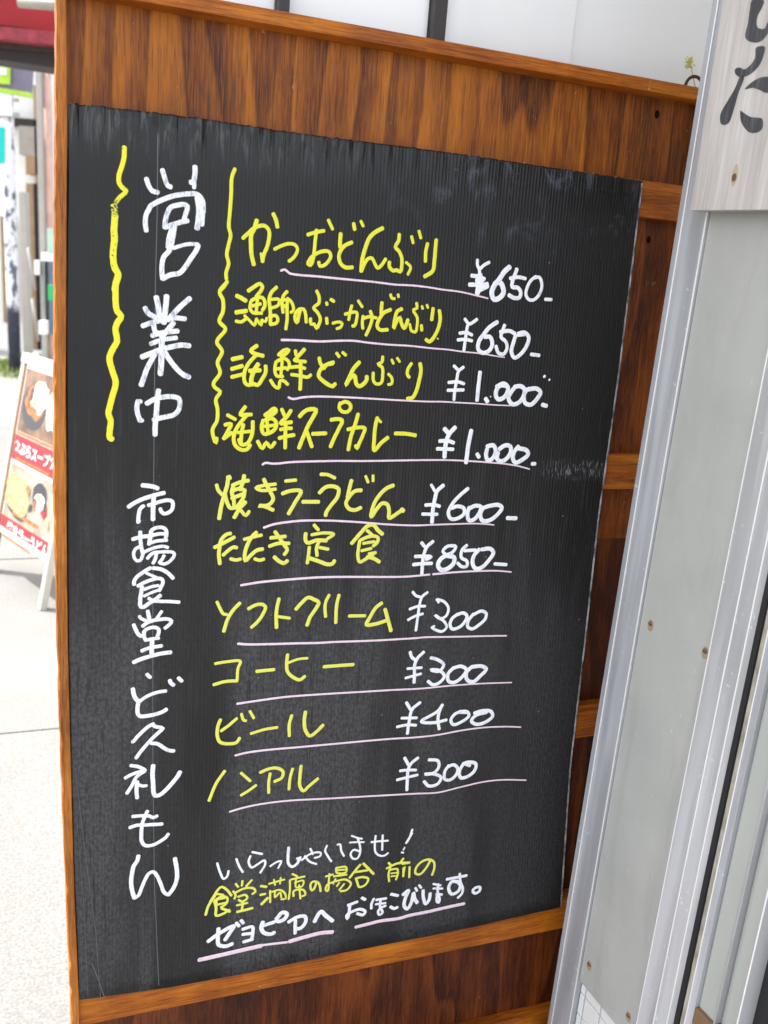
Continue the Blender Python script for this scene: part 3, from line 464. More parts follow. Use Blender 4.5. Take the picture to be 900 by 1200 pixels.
('underline', 'pink', 'pink underline below コーヒー',
 '41/27:2451,8689 2803,8666 3251,8645 3864,8654 4657,8678 5108,8691 5650,8713 6189,8708 6742,8719 7082,8735 7422,8754'),
('price', 'white', 'white handwritten price ¥300 beside コーヒー',
 '63:5402,8025 5435,8117 5505,8174;63:5653,8043 5542,8151 5499,8278 5510,8434 5513,8591;53:5371,8324 5635,8327;53:5348,8494 5629,8439;64:5795,8158 5932,8207 6048,8308 5976,8420 5812,8381 5975,8407 6078,8521 5993,8633 5873,8662 5774,8587;71:6243,8376 6144,8487 6168,8621 6267,8656 6423,8563 6495,8436 6379,8360 6231,8388;77:6575,8403 6500,8490 6525,8625 6641,8675 6785,8567 6886,8454 6797,8394 6588,8390'),
('menu_item', 'pale', 'yellow handwriting reading ビール',
 '62:2188,8936 2149,9054 2153,9252 2196,9331 2335,9372 2462,9361 2506,9291;57:2451,8943 2327,9048 2203,9134;53:2525,8871 2568,8987 2603,8998;53:2663,8836 2730,8966;54:2691,9232 2913,9185 3127,9170;59:3364,8981 3329,9129 3337,9345;66:3595,8941 3582,9104 3614,9286 3692,9384 3788,9331 3911,9210'),
('underline', 'pink', 'pink underline below ビール',
 '41/30:2444,9590 2642,9563 2997,9554 3480,9566 4099,9577 5167,9600 5609,9623 6043,9622 6483,9588 6933,9578 7396,9609 7697,9650'),
('price', 'white', 'white handwritten price ¥400 beside ビール',
 '63:5396,8948 5479,9083;63:5653,8972 5513,9086 5472,9309 5454,9534;57:5325,9231 5611,9255;57:5251,9385 5448,9369 5606,9394;63:6086,9056 6007,9163 5702,9332 5937,9380 6183,9353;64:6072,9069 6026,9222 6023,9366 6058,9513;65:6573,9248 6365,9242 6271,9362 6323,9455 6469,9426 6623,9311 6572,9233 6422,9219;72:6967,9287 6759,9325 6677,9419 6774,9496 6954,9477 7097,9374 7058,9282 6873,9249 6725,9278'),
('menu_item', 'pale', 'yellow handwriting reading ノンアル',
 '58:2277,9846 2142,10051 2033,10341;54:2546,9913 2704,10079;54:2557,10316 2662,10261 2802,10169;60:2866,9946 2984,9905 3128,9897 3252,9977 3232,10091 3113,10140;55:3035,9983 3016,10141 3023,10336;56:3417,9946 3379,10110 3367,10317;62:3562,9912 3550,10080 3558,10290 3624,10383 3708,10310 3865,10186'),
('underline', 'pink', 'pink underline below ノンアル',
 '37/31:2376,10590 2599,10549 2884,10525 3321,10526 4072,10585 5687,10714 6131,10751 6577,10703 7032,10660 7406,10669 7921,10742'),
('price', 'white', 'white handwritten price ¥300 beside ノンアル',
 '64:5434,9992 5515,10132;64:5689,10022 5571,10110 5521,10205 5515,10409 5521,10621;58:5365,10230 5508,10233 5668,10253;58:5319,10398 5489,10377 5704,10351;65:5903,10083 6082,10128 6107,10249 6012,10355 5836,10356 6013,10370 6168,10464 6117,10576 5942,10598 5840,10495;66:6299,10243 6233,10354 6245,10504 6352,10532 6465,10442 6485,10326 6388,10239 6286,10271;73:6598,10235 6521,10390 6561,10515 6682,10515 6826,10413 6844,10281 6749,10233 6613,10237 6724,10296'),
('note', 'white', 'white handwritten closing note',
 '44:2190,11503 2245,11691 2309,11818 2360,11781 2383,11680;44:2508,11478 2564,11631 2625,11746;44:2777,11394 2947,11459;45:2747,11465 2719,11564 2775,11685 2879,11638 2993,11587 3006,11659 2926,11809;41:3094,11716 3198,11657 3284,11648 3235,11773;55:3404,11410 3400,11585 3417,11729 3484,11792 3569,11743 3619,11633;41:3556,11646 3611,11643 3574,11696;42:3645,11692 3784,11601 3894,11583 3983,11610 3975,11668 3876,11687;41:3791,11495 3840,11610;41:3697,11622 3790,11744 3915,11813;42:4089,11484 4060,11575 4122,11704 4183,11805;42:4279,11496 4324,11498 4353,11622 4412,11740;38:4532,11364 4649,11425 4731,11455;38:4505,11491 4654,11507 4769,11526;43:4650,11442 4691,11557 4707,11728 4660,11830 4579,11816 4533,11712 4582,11647 4687,11689;43:4909,11548 5048,11553 5224,11569;43:4983,11434 4977,11602 5003,11765 5090,11845 5184,11855 5240,11816;43:5116,11442 5119,11576 5125,11736;49:5680,11493 5596,11652;34:5556,11756 5535,11802;39:5502,11846 5539,11860;49:5681,11420 5643,11561 5579,11674'),
('note', 'pale', 'yellow handwritten closing note',
 '48:2042,12326 2121,12155 2271,11962 2366,12037 2442,12156;44:2181,12073 2306,12119;44:2163,12197 2265,12146 2369,12177 2362,12293 2270,12346;44:2194,12215 2187,12377;52:2017,12441 2054,12296 2184,12077;52:2160,12209 2190,12352 2193,12491 2301,12481 2409,12425;46:2200,12186 2335,12181;46:2202,12287 2351,12276;52:2285,12370 2423,12458;44:2510,11946 2553,12012;44:2624,11908 2616,12000;45:2782,11924 2690,12025;44:2471,12079 2515,12169 2496,12224;45:2514,12110 2680,12059 2829,12097 2852,12160 2800,12191;45:2558,12200 2684,12188 2717,12254 2624,12307 2570,12261;45:2645,12323 2628,12461;45:2541,12362 2720,12348;53:2548,12488 2685,12478 2810,12464;50:2945,12066 3042,12100;50:2940,12235 3025,12232;59:3071,12319 2967,12419;41:3083,12049 3233,12028 3352,12013;36:3167,11981 3192,12092;36:3285,11966 3278,12083;41:3109,12184 3117,12411;41:3143,12213 3283,12203 3373,12291 3387,12390 3311,12388;37:3196,12199 3201,12331 3284,12251 3310,12351;41:3490,11931 3580,11994;41:3450,12043 3458,12235 3443,12412;42:3472,12035 3712,12017;37:3540,12106 3694,12098 3676,12202 3566,12207;37:3559,12038 3554,12181;42:3529,12368 3525,12271 3701,12279 3739,12382 3684,12397;42:3620,12168 3653,12439;46:3932,12176 3892,12290 3860,12320 3823,12229 3853,12150 3942,12166 3990,12235 4014,12360;42:4095,12084 4229,12071;42:4161,12047 4156,12192 4143,12384 4108,12353 4126,12259 4237,12218;43:4280,11947 4296,12047 4467,12064 4462,11966 4291,11949;38:4294,11998 4453,12013;43:4243,12110 4481,12115;38:4279,12165 4239,12255;43:4282,12214 4464,12209 4572,12314 4498,12424 4384,12427;38:4352,12251 4310,12316;38:4445,12292 4359,12399;52:4725,11962 4660,12036 4542,12187;53:4782,11947 4869,12048 4989,12191;48:4641,12094 4872,12097;48:4659,12219 4700,12337 4727,12404 4842,12387 4894,12273 4786,12217 4671,12222;49:5265,12017 5316,12075;49:5547,11977 5481,12065;49:5236,12123 5433,12057 5674,12080;44:5306,12110 5279,12242 5301,12395;44:5321,12162 5441,12170 5460,12273 5431,12380;34:5326,12237 5434,12244;34:5330,12300 5438,12307;44:5560,12166 5572,12342;39:5588,12153 5565,12336;45:5681,12169 5689,12383;49:5536,12082 5667,12080;50:6082,12112 6007,12250 5893,12356 5805,12316 5820,12193 5946,12089 6067,12084 6158,12150 6176,12279 6142,12412'),
('note', 'white', 'white handwritten closing note',
 '76:2067,12960 2255,12843 2499,12752 2407,12905 2354,12988;76:2239,12747 2230,12947 2246,13059 2370,13116 2480,13092;65:2539,12698 2588,12770;65:2621,12667 2659,12728;66:2654,12845 2821,12832 2832,12944 2814,13082;66:2656,12946 2810,12955;66:2674,13095 2828,13076;72:2990,12850 3201,12813;78:3001,12773 2976,12879 3022,12983 3152,13041 3208,13020;79:3255,12744 3337,12650 3425,12698 3372,12799 3258,12808 3241,12742;74:3460,12864 3602,12796 3748,12808 3767,12924 3670,13033 3582,13016;68:3581,12856 3586,13113;81:3929,12947 4039,12769 4133,12867 4264,13000;63:4539,12737 4710,12700;63:4574,12749 4561,12945 4542,13016 4526,12939 4650,12875 4789,12865 4875,12931 4843,12988 4723,12939;63:4795,12637 4860,12684;54:5025,12697 4985,12802 4990,12890;54:5075,12731 5264,12734;49:5068,12817 5258,12828;54:5157,12734 5155,12884 5211,13021 5153,13048 5125,12966 5169,12912 5262,12884;64:5355,12665 5490,12720;65:5360,12923 5435,12975 5495,12961;75:5591,12718 5695,12649 5645,12791 5632,12967 5698,13030 5773,12891 5797,12718 5831,12851 5886,12938;50:5827,12622 5863,12692;50:5897,12579 5943,12643;71:5986,12702 6003,12858 6063,12997 6119,12930 6134,12792;46:6181,12604 6334,12662;46:6188,12700 6377,12734;56:6282,12627 6283,12807 6285,12987 6325,13020 6329,12918 6260,12828 6375,12862;62:6450,12555 6852,12549;57:6708,12485 6735,12657 6800,12824 6783,12924 6712,12989;72:6684,12648 6556,12625 6503,12744 6577,12886 6701,12857 6742,12735 6657,12630;63:7010,12888 7057,12844 7160,12850 7155,12927 7068,12963 7012,12914'),
('underline', 'pink', 'pink underline below the lower left of the closing note',
 '84:1924,13287 2346,13268 2762,13246 2988,13236;49:3016,13229 3244,13245 3446,13261;81:3490,13254 3765,13223 4059,13202 4275,13226'),
('underline', 'pink', 'pink underline below the lower right of the closing note',
 '69:4711,13213 4902,13200 5185,13180 5547,13200 5732,13177 6100,13171 6473,13152 6852,13140')]
def stroke(vs, fs, w, pts, zb, rnd):
    P = []
    n = len(pts)
    if n == 2:
        P = [(pts[0][0]+(pts[1][0]-pts[0][0])*t/4, pts[0][1]+(pts[1][1]-pts[0][1])*t/4) for t in range(5)]
    else:
        for i in range(n-1):
            p0 = pts[max(0, i-1)]; p1 = pts[i]; p2 = pts[i+1]; p3 = pts[min(n-1, i+2)]
            d = math.dist(p1, p2); st = max(2, min(9, int(d/28)))
            # centripetal-like tangents limited by the span, so hand-drawn corners do not overshoot
            l0 = max(math.dist(p0, p1), 1e-3); l2 = max(math.dist(p2, p3), 1e-3)
            if i == 0: m1 = ((p2[0]-p1[0])*.9, (p2[1]-p1[1])*.9)
            else: m1 = tuple(d*((p1[k]-p0[k])/l0+(p2[k]-p1[k])/max(d, 1e-3))*.5 for k in (0, 1))
            if i == n-2: m2 = ((p2[0]-p1[0])*.9, (p2[1]-p1[1])*.9)
            else: m2 = tuple(d*((p2[k]-p1[k])/max(d, 1e-3)+(p3[k]-p2[k])/l2)*.5 for k in (0, 1))
            for s in range(st):
                t = s/st; h = (2*t**3-3*t**2+1, t**3-2*t**2+t, -2*t**3+3*t**2, t**3-t**2)
                P.append(tuple(h[0]*p1[k]+h[1]*m1[k]+h[2]*p2[k]+h[3]*m2[k] for k in (0, 1)))
        P.append(pts[-1])
    # rounded ends
    def ext(a, b, hw):
        d = max(math.dist(a, b), 1e-3); ux, uy = (a[0]-b[0])/d, (a[1]-b[1])/d
        return [((a[0]+ux*hw*q, a[1]+uy*hw*q), s) for q, s in ((.90, .28), (.72, .62), (.4, .90))]
    hw = w[0]/2*.93; h2 = w[-1]/2*.93
    ex = ext(P[0], P[1], hw*.8); ex2 = ext(P[-1], P[-2], h2*.8)
    S = ex+[(p, 1) for p in P]+ex2[::-1]
    ph = rnd.random()*50
    b = len(vs); m_ = len(S)
    for i, (p, s) in enumerate(S):
        a = S[max(0, i-1)][0]; c = S[min(m_-1, i+1)][0]
        tx, ty = c[0]-a[0], c[1]-a[1]; L = max(math.hypot(tx, ty), 1e-3); nx, ny = -ty/L, tx/L
        jl = 1+.09*noise.noise((p[0]*.03, p[1]*.03, ph)); jr = 1+.09*noise.noise((p[0]*.03, p[1]*.03, ph+20))
        for q, hz in ((-1, 0), (-.72, .75), (0, 1), (.72, .75), (1, 0)):
            k = (hw+(h2-hw)*i/(m_-1))*s*q*(jl if q < 0 else jr)
            vs.append(((p[0]+nx*k)*1e-4, -(p[1]+ny*k)*1e-4, zb+hz*.00033*min(1, s+.2)))
    for i in range(m_-1):
        for k in range(4): fs.append((b+i*5+k, b+i*5+k+1, b+i*5+6+k, b+i*5+5+k))
rnd = random.Random(3); cnt = 0
for name, colour, label, data in TEXT:
    vs, fs = [], []
    for st in data.split(';'):
        wd, ps = st.split(':'); wd = [float(q) for q in wd.split('/')]; pts = [tuple(map(float, p.split(','))) for p in ps.split()]
        cnt += 1; stroke(vs, fs, wd, pts, .00072+(cnt % 41)*2.3e-6, rnd)
    o = link(name, vs, fs, INK[colour], sheet, True); 
    if label: o['label'] = label

# ------------------------------------------------------------------ metal clad pillar to the right
PO, PX, PY = [0.41129, 1.41167, 1.19], (0.43084, -0.90243, -0.0), (-0.90243, -0.43084, 0.0)                     # far edge of the pillar face; towards us along it; out of the face
PM = frame((PO[0], PO[1], 0), tuple(-c for c in PX), PY, (0, 0, 1))
KS = 0.9227                                      # size of the face's measured widths
def pboxes(name, bs, mat, parent=None, bevel=.001):  # widths counted from the far edge towards us
    return boxes(name, [(-x1*KS, -x0*KS, y0, y1, z0, z1) for x0, x1, y0, y1, z0, z1 in bs], mat, parent, bevel)
XZ = Matrix(((-1, 0, 0, 0), (0, 0, 1, 0), (0, 1, 0, 0), (0, 0, 0, 1)))
pil = empty('metal_pillar', PM, 'grey metal clad pillar with aluminium edge trims to the right of the menu board', 'pillar')
ZT = 2.74
pboxes('edge_trim', [(-.010, .0575, -.10, .004, 0, ZT)], ALU, pil, .001)
pboxes('trim_bead', [(.003, .0055, .0042, .0062, 0, ZT)], BEAD, pil, .0007)
pboxes('trim_bead', [(.0545, .0575, .0043, .0058, 0, ZT)], BEAD, pil, .0006)
# the panel ends above the floor, showing tiles
pboxes('cladding_panel', [(.0585, .2265, -.006, .0005, 0.2997, ZT)], GREY, pil, .0008)
pboxes('edge_trim', [(.2275, .3055, -.10, .006, 0, ZT)], ALU2, pil, .001)
pboxes('trim_bead', [(.2275, .2295, .0062, .0075, 0, ZT)], BEAD, pil, .0005)
pboxes('trim_bead', [(.2640, .2665, .0062, .0082, 0, ZT)], BEAD, pil, .0007)
pboxes('trim_bead', [(.2925, .2950, .0062, .0080, 0, ZT)], BEAD, pil, .0007)
pboxes('pillar_core', [(.0, .305, -.42, -.102, 0, ZT), (.0585, .2265, -.101, -.02, 0, ZT)], PLASTER, pil, 0)
for (x, z) in [(0.0775, 1.0245), (0.1977, 1.0308), (0.0725, 0.3516), (0.1849, 0.3433)]:
    dome('rust_stain', (-x, .0006, z-.003), .0068, .0003, STAIN, pil, sz=1.5)
    s = dome('screw', (-x, .0007, z), .0049, .0022, RUST, pil)
    boxes('screw_slot', [(-x-.003, -x+.003, .0024, .0031, z-.0006, z+.0006)], BLACK, s, 0)
tw = empty('tiled_wall', PM, 'white glazed tiles with grey grout low behind the pillar cladding', 'wall')
pboxes('grout', [(.0586, .2264, -.0195, -.011, 0, 0.2997+.03)], GROUT, tw, 0)
for i in range(5):
    for j in range(6):
        x0 = .0275+i*.0475; z0 = 0.2997+.02-(j+1)*.0475
        if x0+.045 < .2264: pboxes('tile', [(max(x0, .0592), x0+.045, -.0112, -.0065, z0, z0+.045)], TILE, tw, .0012)

# sliding door beyond the pillar
dr = empty('sliding_door', PM, 'grey green metal sliding door in an aluminium track at the right edge', 'door')
pboxes('door_gap_shade', [(.3058, .3148, -.10, .0062, 0, ZT)], BLACK, dr, .001)  # black strip painted in place of the shade in a dark gap
pboxes('door_track', [(.3150, .3265, -.10, .002, 0, ZT)], TRACK, dr, .001)
pboxes('door_stile', [(.3270, .3405, -.10, .005, 0, ZT)], ALU, dr, .001)
pboxes('stile_bead', [(.3270, .3290, .0052, .0066, 0, ZT)], BEAD, dr, .0005)
pboxes('door_panel', [(.3410, .3765, -.10, -.003, 0.4842, ZT)], GREEN_GREY, dr, .001)
pboxes('panel_edge', [(.3770, .3805, -.10, .001, 0.4842, ZT)], ALU2, dr, .001)
pboxes('door_panel', [(.3810, .4175, -.10, -.012, .30, ZT)], GREEN_GREY, dr, .001)
pboxes('door_stile', [(.4180, .4210, -.10, .001, .30, ZT)], BEAD, dr, .001)
pboxes('door_gap_shade', [(.4215, .4600, -.10, -.03, .0, ZT)], BLACK, dr, .001)
pboxes('door_gap_shade', [(.4605, .60, -.10, -.012, .0, ZT)], BLACK, dr, .001)
pboxes('rusty_sill', [(.3410, .3900, -.09, .004, 0.4842-.03, 0.4842-.0005)], RUST, dr, .001)

# wooden plaque with brush lettering
pq = empty('wooden_plaque', PM, 'weathered whitish wooden plaque with black brush lettering hung on the pillar', 'plaque')
pb = prism('plaque_board', [(0.0467, 1.6567), (0.30670000000000003, 1.6547), (0.30670000000000003, 2.45), (0.034699999999999995, 2.45)], .012, .032, PLAQUE, pq, XZ)
for poly in [[(0.0977, 1.9176), (0.1019, 1.9179), (0.1077, 1.917), (0.1135, 1.9154), (0.1173, 1.9137), (0.1186, 1.9117), (0.1185, 1.9091), (0.1175, 1.9065), (0.1166, 1.9042), (0.1157, 1.9024), (0.1144, 1.9008), (0.1131, 1.8992), (0.1121, 1.8975), (0.1117, 1.8954), (0.1114, 1.8932), (0.1115, 1.891), (0.1118, 1.8889), (0.1124, 1.8869), (0.1132, 1.8849), (0.1144, 1.8831), (0.1161, 1.8816), (0.1187, 1.8803), (0.1219, 1.8791), (0.1252, 1.8784), (0.1277, 1.8785), (0.1292, 1.8799), (0.1302, 1.8825), (0.131, 1.8847), (0.1317, 1.8853), (0.1328, 1.8834), (0.1338, 1.8799), (0.1346, 1.876), (0.1348, 1.8729), (0.1344, 1.871), (0.1334, 1.8695), (0.132, 1.8683), (0.1305, 1.8672), (0.1288, 1.866), (0.1269, 1.8649), (0.1247, 1.864), (0.1222, 1.8636), (0.1192, 1.8636), (0.1158, 1.864), (0.1124, 1.8648), (0.1091, 1.8657), (0.106, 1.8669), (0.103, 1.8683), (0.1003, 1.8699), (0.0981, 1.8715), (0.0968, 1.8731), (0.096, 1.8747), (0.0956, 1.8765), (0.0954, 1.8786), (0.0955, 1.8809), (0.096, 1.8835), (0.0966, 1.8863), (0.0969, 1.8894), (0.0968, 1.893), (0.0965, 1.897), (0.0963, 1.9011), (0.0962, 1.9048), (0.096, 1.9086), (0.0957, 1.9124), (0.096, 1.9157)], [(0.119, 1.8575), (0.1219, 1.8584), (0.1262, 1.8584), (0.1305, 1.8577), (0.1335, 1.8565), (0.1348, 1.8546), (0.1351, 1.8519), (0.1348, 1.8489), (0.1343, 1.846), (0.1337, 1.8431), (0.1327, 1.8402), (0.1313, 1.8373), (0.1294, 1.8346), (0.127, 1.8322), (0.1241, 1.8299), (0.1208, 1.8279), (0.1174, 1.8264), (0.1136, 1.8253), (0.1096, 1.8246), (0.1055, 1.8243), (0.1018, 1.8245), (0.0985, 1.8252), (0.0955, 1.8265), (0.0928, 1.828), (0.0907, 1.8296), (0.0892, 1.8312), (0.0881, 1.8331), (0.0876, 1.8348), (0.0878, 1.8361), (0.0889, 1.8369), (0.0907, 1.8374), (0.093, 1.8375), (0.0954, 1.8373), (0.0978, 1.8365), (0.1006, 1.8352), (0.1033, 1.834), (0.106, 1.8335), (0.1087, 1.8342), (0.1113, 1.8355), (0.1138, 1.8372), (0.1159, 1.8388), (0.1175, 1.8404), (0.1188, 1.842), (0.1198, 1.8438), (0.1204, 1.8459), (0.1201, 1.8488), (0.1191, 1.8522), (0.1184, 1.8554)], [(0.0998, 1.8261), (0.1018, 1.8267), (0.104, 1.8262), (0.1059, 1.8247), (0.1069, 1.8224), (0.1063, 1.8192), (0.1048, 1.8149), (0.103, 1.8103), (0.1015, 1.8059), (0.1007, 1.8018), (0.1, 1.7977), (0.0994, 1.7938), (0.0989, 1.7902), (0.0983, 1.787), (0.0978, 1.7841), (0.0973, 1.7815), (0.0967, 1.7789), (0.0962, 1.7764), (0.0957, 1.7739), (0.095, 1.7717), (0.0939, 1.7699), (0.0923, 1.7686), (0.0904, 1.7677), (0.0882, 1.7671), (0.0862, 1.7669), (0.0843, 1.767), (0.0823, 1.7674), (0.0804, 1.7682), (0.0787, 1.7695), (0.0773, 1.7713), (0.0761, 1.7737), (0.0752, 1.7763), (0.0747, 1.7788), (0.0749, 1.7811), (0.0754, 1.7833), (0.0764, 1.7855), (0.0776, 1.7879), (0.0791, 1.7904), (0.081, 1.793), (0.0831, 1.7958), (0.0851, 1.7987), (0.0872, 1.8017), (0.0894, 1.8048), (0.0916, 1.8081), (0.0936, 1.8114), (0.0953, 1.8154), (0.0968, 1.8198), (0.0982, 1.8237)], [(0.1122, 1.8087), (0.1127, 1.8098), (0.1147, 1.8115), (0.1175, 1.8133), (0.1203, 1.8148), (0.1229, 1.8161), (0.1258, 1.8172), (0.1288, 1.8182), (0.1318, 1.8189), (0.1347, 1.8194), (0.1374, 1.8196), (0.1405, 1.8197), (0.144, 1.8194), (0.1484, 1.819), (0.1534, 1.8184), (0.1584, 1.8175), (0.1629, 1.8163), (0.1673, 1.8144), (0.1717, 1.8121), (0.1752, 1.8097), (0.1769, 1.8075), (0.1762, 1.8054), (0.1738, 1.8034), (0.1705, 1.8015), (0.167, 1.8002), (0.1633, 1.7994), (0.159, 1.799), (0.1546, 1.7991), (0.1505, 1.7995), (0.1469, 1.8005), (0.1434, 1.802), (0.1401, 1.8036), (0.1369, 1.805), (0.1338, 1.8061), (0.1309, 1.8071), (0.128, 1.808), (0.125, 1.8087), (0.1214, 1.8088), (0.1174, 1.8085), (0.114, 1.8083)], [(0.1108, 1.7821), (0.1117, 1.7824), (0.1134, 1.7815), (0.1156, 1.78), (0.1181, 1.7786), (0.1209, 1.7772), (0.1241, 1.7756), (0.1275, 1.774), (0.1308, 1.7727), (0.1342, 1.7719), (0.1377, 1.7714), (0.141, 1.771), (0.1439, 1.7705), (0.1464, 1.77), (0.1487, 1.7696), (0.1506, 1.769), (0.1521, 1.7677), (0.1533, 1.7656), (0.1543, 1.7627), (0.1548, 1.7598), (0.1547, 1.7574), (0.1539, 1.7557), (0.1525, 1.7542), (0.1507, 1.7531), (0.1485, 1.7524), (0.1457, 1.752), (0.1424, 1.7519), (0.139, 1.7521), (0.1358, 1.7528), (0.1328, 1.7538), (0.13, 1.7553), (0.1273, 1.757), (0.1246, 1.759), (0.122, 1.7612), (0.1194, 1.7636), (0.117, 1.7662), (0.115, 1.7691), (0.1133, 1.7725), (0.1118, 1.7764), (0.1109, 1.7799)]]:
    o = prism('brush_lettering', poly, .0322, .0326, BRUSH, pb, XZ)
for (x, z, r) in [(0.1207, 1.6978, 0.0042)]:
    dome('knot_halo', (-x, .0321, z+.003), r*1.35, .0003, HALO, pb, sz=2.6, sx=.95)
    dome('knot', (-x, .0325, z), r, .0006, KNOT, pb, sz=1.3)

# iron ring and a sprig between board and window
ringm = Mat('rusty_iron', (.09, .05, .035), .7, .4).m
rc = FM @ Vector((0.9986, -0.035, 1.8744))
def tube(name, pts, r, mat, parent=None, seg=8, taper=None):
    vs, fs = [], []
    for i, p in enumerate(pts):
        a = Vector(pts[max(0, i-1)]); b = Vector(pts[min(len(pts)-1, i+1)]); t = (b-a).normalized()
        s = t.cross(Vector((0, 0, 1))); s = s.normalized() if s.length > .05 else t.cross(Vector((0, 1, 0))).normalized()
        q = t.cross(s); rr = r*(taper(i/(len(pts)-1)) if taper else 1)
        for k in range(seg):
            an = 2*math.pi*k/seg; vs.append(Vector(p)+(s*math.cos(an)+q*math.sin(an))*rr)
    for i in range(len(pts)-1):
        for k in range(seg): fs.append((i*seg+k, i*seg+(k+1) % seg, (i+1)*seg+(k+1) % seg, (i+1)*seg+k))
    fs += [tuple(range(seg))[::-1], tuple((len(pts)-1)*seg+k for k in range(seg))]
    return link(name, vs, fs, mat, parent, True)
ax = Vector(FX+[0] if len(FX) == 2 else FX)
pts = [rc+ax*(0.0175*math.cos(a))+Vector((0, 0, 1))*(0.0175*math.sin(a)) for a in [math.radians(200-k*13) for k in range(24)]]
o = tube('iron_ring', pts, .0027, ringm); tag(o, 'small rusty iron ring behind the top right corner of the menu board', 'ring')
leafm = Mat('yellow_green_leaf', (.55, .52, .06), .6).m
sc_ = FM @ Vector((0.9932, -0.02, 1.9141))
vs, fs = [], []
for k in range(60):
    a = random.uniform(-2.4, 2.4); L = random.uniform(.004, .010); c = sc_+Vector((random.uniform(-.004, .004), random.uniform(-.003, .003), random.uniform(-.007, .006)))
    d = Vector((math.sin(a), random.uniform(-.4, .4), math.cos(a))).normalized(); s = d.cross(Vector((random.uniform(-1, 1), 1, 0))).normalized()*.0009
    b = len(vs); vs += [c, c+d*L*.5+s, c+d*L, c+d*L*.5-s]; fs.append((b, b+1, b+2, b+3))
vs += [sc_+Vector((.002, 0, -.004)), sc_+Vector((.0035, 0, -.004)), sc_+Vector((.03, .02, -.05)), sc_+Vector((.028, .02, -.05))]; b = len(vs)-4; fs.append((b, b+1, b+2, b+3))
o = link('leaf_sprig', vs, fs, leafm); tag(o, 'tiny yellow green leaf sprig against the window above the iron ring', 'plant')

# ------------------------------------------------------------------ street at the left
def at(px, py, Y):                                 # the point at distance Y (world y) seen at (px,py) of the 900x1200 picture
    r = Vector(((px-450)/1041.0, (py-600)/1041.0, 1)); d = Vector([sum(R[i][k]*r[k] for k in range(3)) for i in range(3)])
    return Vector((0, 0, 1.55))+d*(Y/d.y)
def upright(name, px0, px1, py0, py1, Y, depth, mat, parent=None, bevel=.004, zfloor=None):
    a = at(px0, (py0+py1)/2, Y); b = at(px1, (py0+py1)/2, Y); t = at((px0+px1)/2, py0, Y); u = at((px0+px1)/2, py1, Y)
    return boxes(name, [(a.x, b.x, Y, Y+depth, u.z if zfloor is None else zfloor, t.z)], mat, parent, bevel)
def plain(name, c, rough=.7, nscale=6, var=.12):
    m = Mat(name, rough=rough); n = m.noise(m.coord((nscale, nscale, nscale)), 1, 4, .6)
    m.set('Base Color', m.mix(m.maprange(n, .3, .7), tuple(x*(1-var) for x in c), tuple(min(1, x*(1+var)) for x in c))); return m.m
RED = plain('red_awning_cloth', (.30, .005, .010)); PINKRED = plain('red_painted_rail', (.25, .02, .032), .6, 20, .35)
BROWN = plain('dark_brown_fascia', (.020, .012, .012)); BEIGE = plain('beige_metal', (.30, .27, .23))
LIME = plain('lime_green_print', (.40, .62, .06)); PURP = plain('greyish_purple_panel', (.18, .16, .22)); WHT = plain('white_board', (.8, .8, .8), .6, 3, .03)
TEAL = plain('teal_print', (.0, .55, .50)); TAN = plain('tan_post_wood', (.30, .19, .10)); WP = plain('white_painted_wood', (.40, .375, .34), .6, 8, .06)
PINK = plain('pinkish_pipe', (.62, .40, .33)); DARK = plain('dark_doorway_glass', (.05, .07, .10), .3); TEAL_GREY = plain('blue_grey_jamb', (.12, .16, .22)); GREENP = plain('green_print', (.03, .42, .12))
ORW = plain('orange_side_wood', (.20, .09, .03)); WALLW = plain('white_house_wall', (.78, .77, .74), .9, 2, .05)

hb = empty('street_house', Matrix.Translation(at(30, 445, 12)), 'white walled house across the street behind the folding sign', 'house')
def kid(o, root):
    bpy.context.view_layer.update(); o.parent = root; o.matrix_parent_inverse = root.matrix_world.inverted(); return o
kid(upright('house_wall', -260, 200, -420, 445, 12.6, 3, WALLW, None, .01, 0), hb)
for a, b, c, d, mt, nm in ((48, 54, 306, 385, DARK, 'window'), (22, 46, 148, 182, BEIGE, 'shutter'), (30, 46, 182, 205, TAN, 'beam'), (0, 46, 138, 147, BROWN, 'beam'),
                           (41, 46, 100, 300, TAN, 'wall_post'), (54, 62, 306, 420, PINK, 'wall_board')):
    kid(upright(nm, a, b, c, d, 12.4, .19, mt), hb)
kid(upright('wall_post', 33, 41, 215, 420, 12.3, .2, TAN), hb); kid(upright('wall_post', 41, 45, 215, 425, 12.33, .2, BROWN), hb)
kid(upright('plinth', -60, 80, 425, 446, 12.2, .5, WHT, None, .01, 0), hb)
kid(upright('wall_post', 2, 9, 253, 378, 12.2, .3, TAN), hb)
wp = upright('white_post', 25, 32, 225, 430, 10.6, .12, WP, None, .004, 0); tag(wp, 'flat white wooden post right of the mottled pole', 'post')
wp = upright('white_post', 45, 51, 76, 420, 10.0, .12, WP, None, .004, 0); tag(wp, 'tall white post beside the pinkish drain pipe', 'post')
p0 = at(54.5, 76, 10.1); o = tube('drain_pipe', [(p0.x, 10.1, z) for z in (0, 1, 2, p0.z)], .045, PINK, None, 12); tag(o, 'pinkish drain pipe beside the tall white post', 'pipe')
o = upright('green_notice', 55, 63, 268, 297, 9.6, .02, plain('pale_green_print', (.42, .60, .48))); tag(o, 'small pale green notice beside the drain pipe', 'notice')
o = upright('green_can', 56, 61, 334, 352, 9.6, .06, GREENP); tag(o, 'small bright green container low beside the drain pipe', 'container')
o = upright('white_box', 48, 61, 296, 306, 9.7, .2, WHT); tag(o, 'small white box fixed below the green notice', 'box')
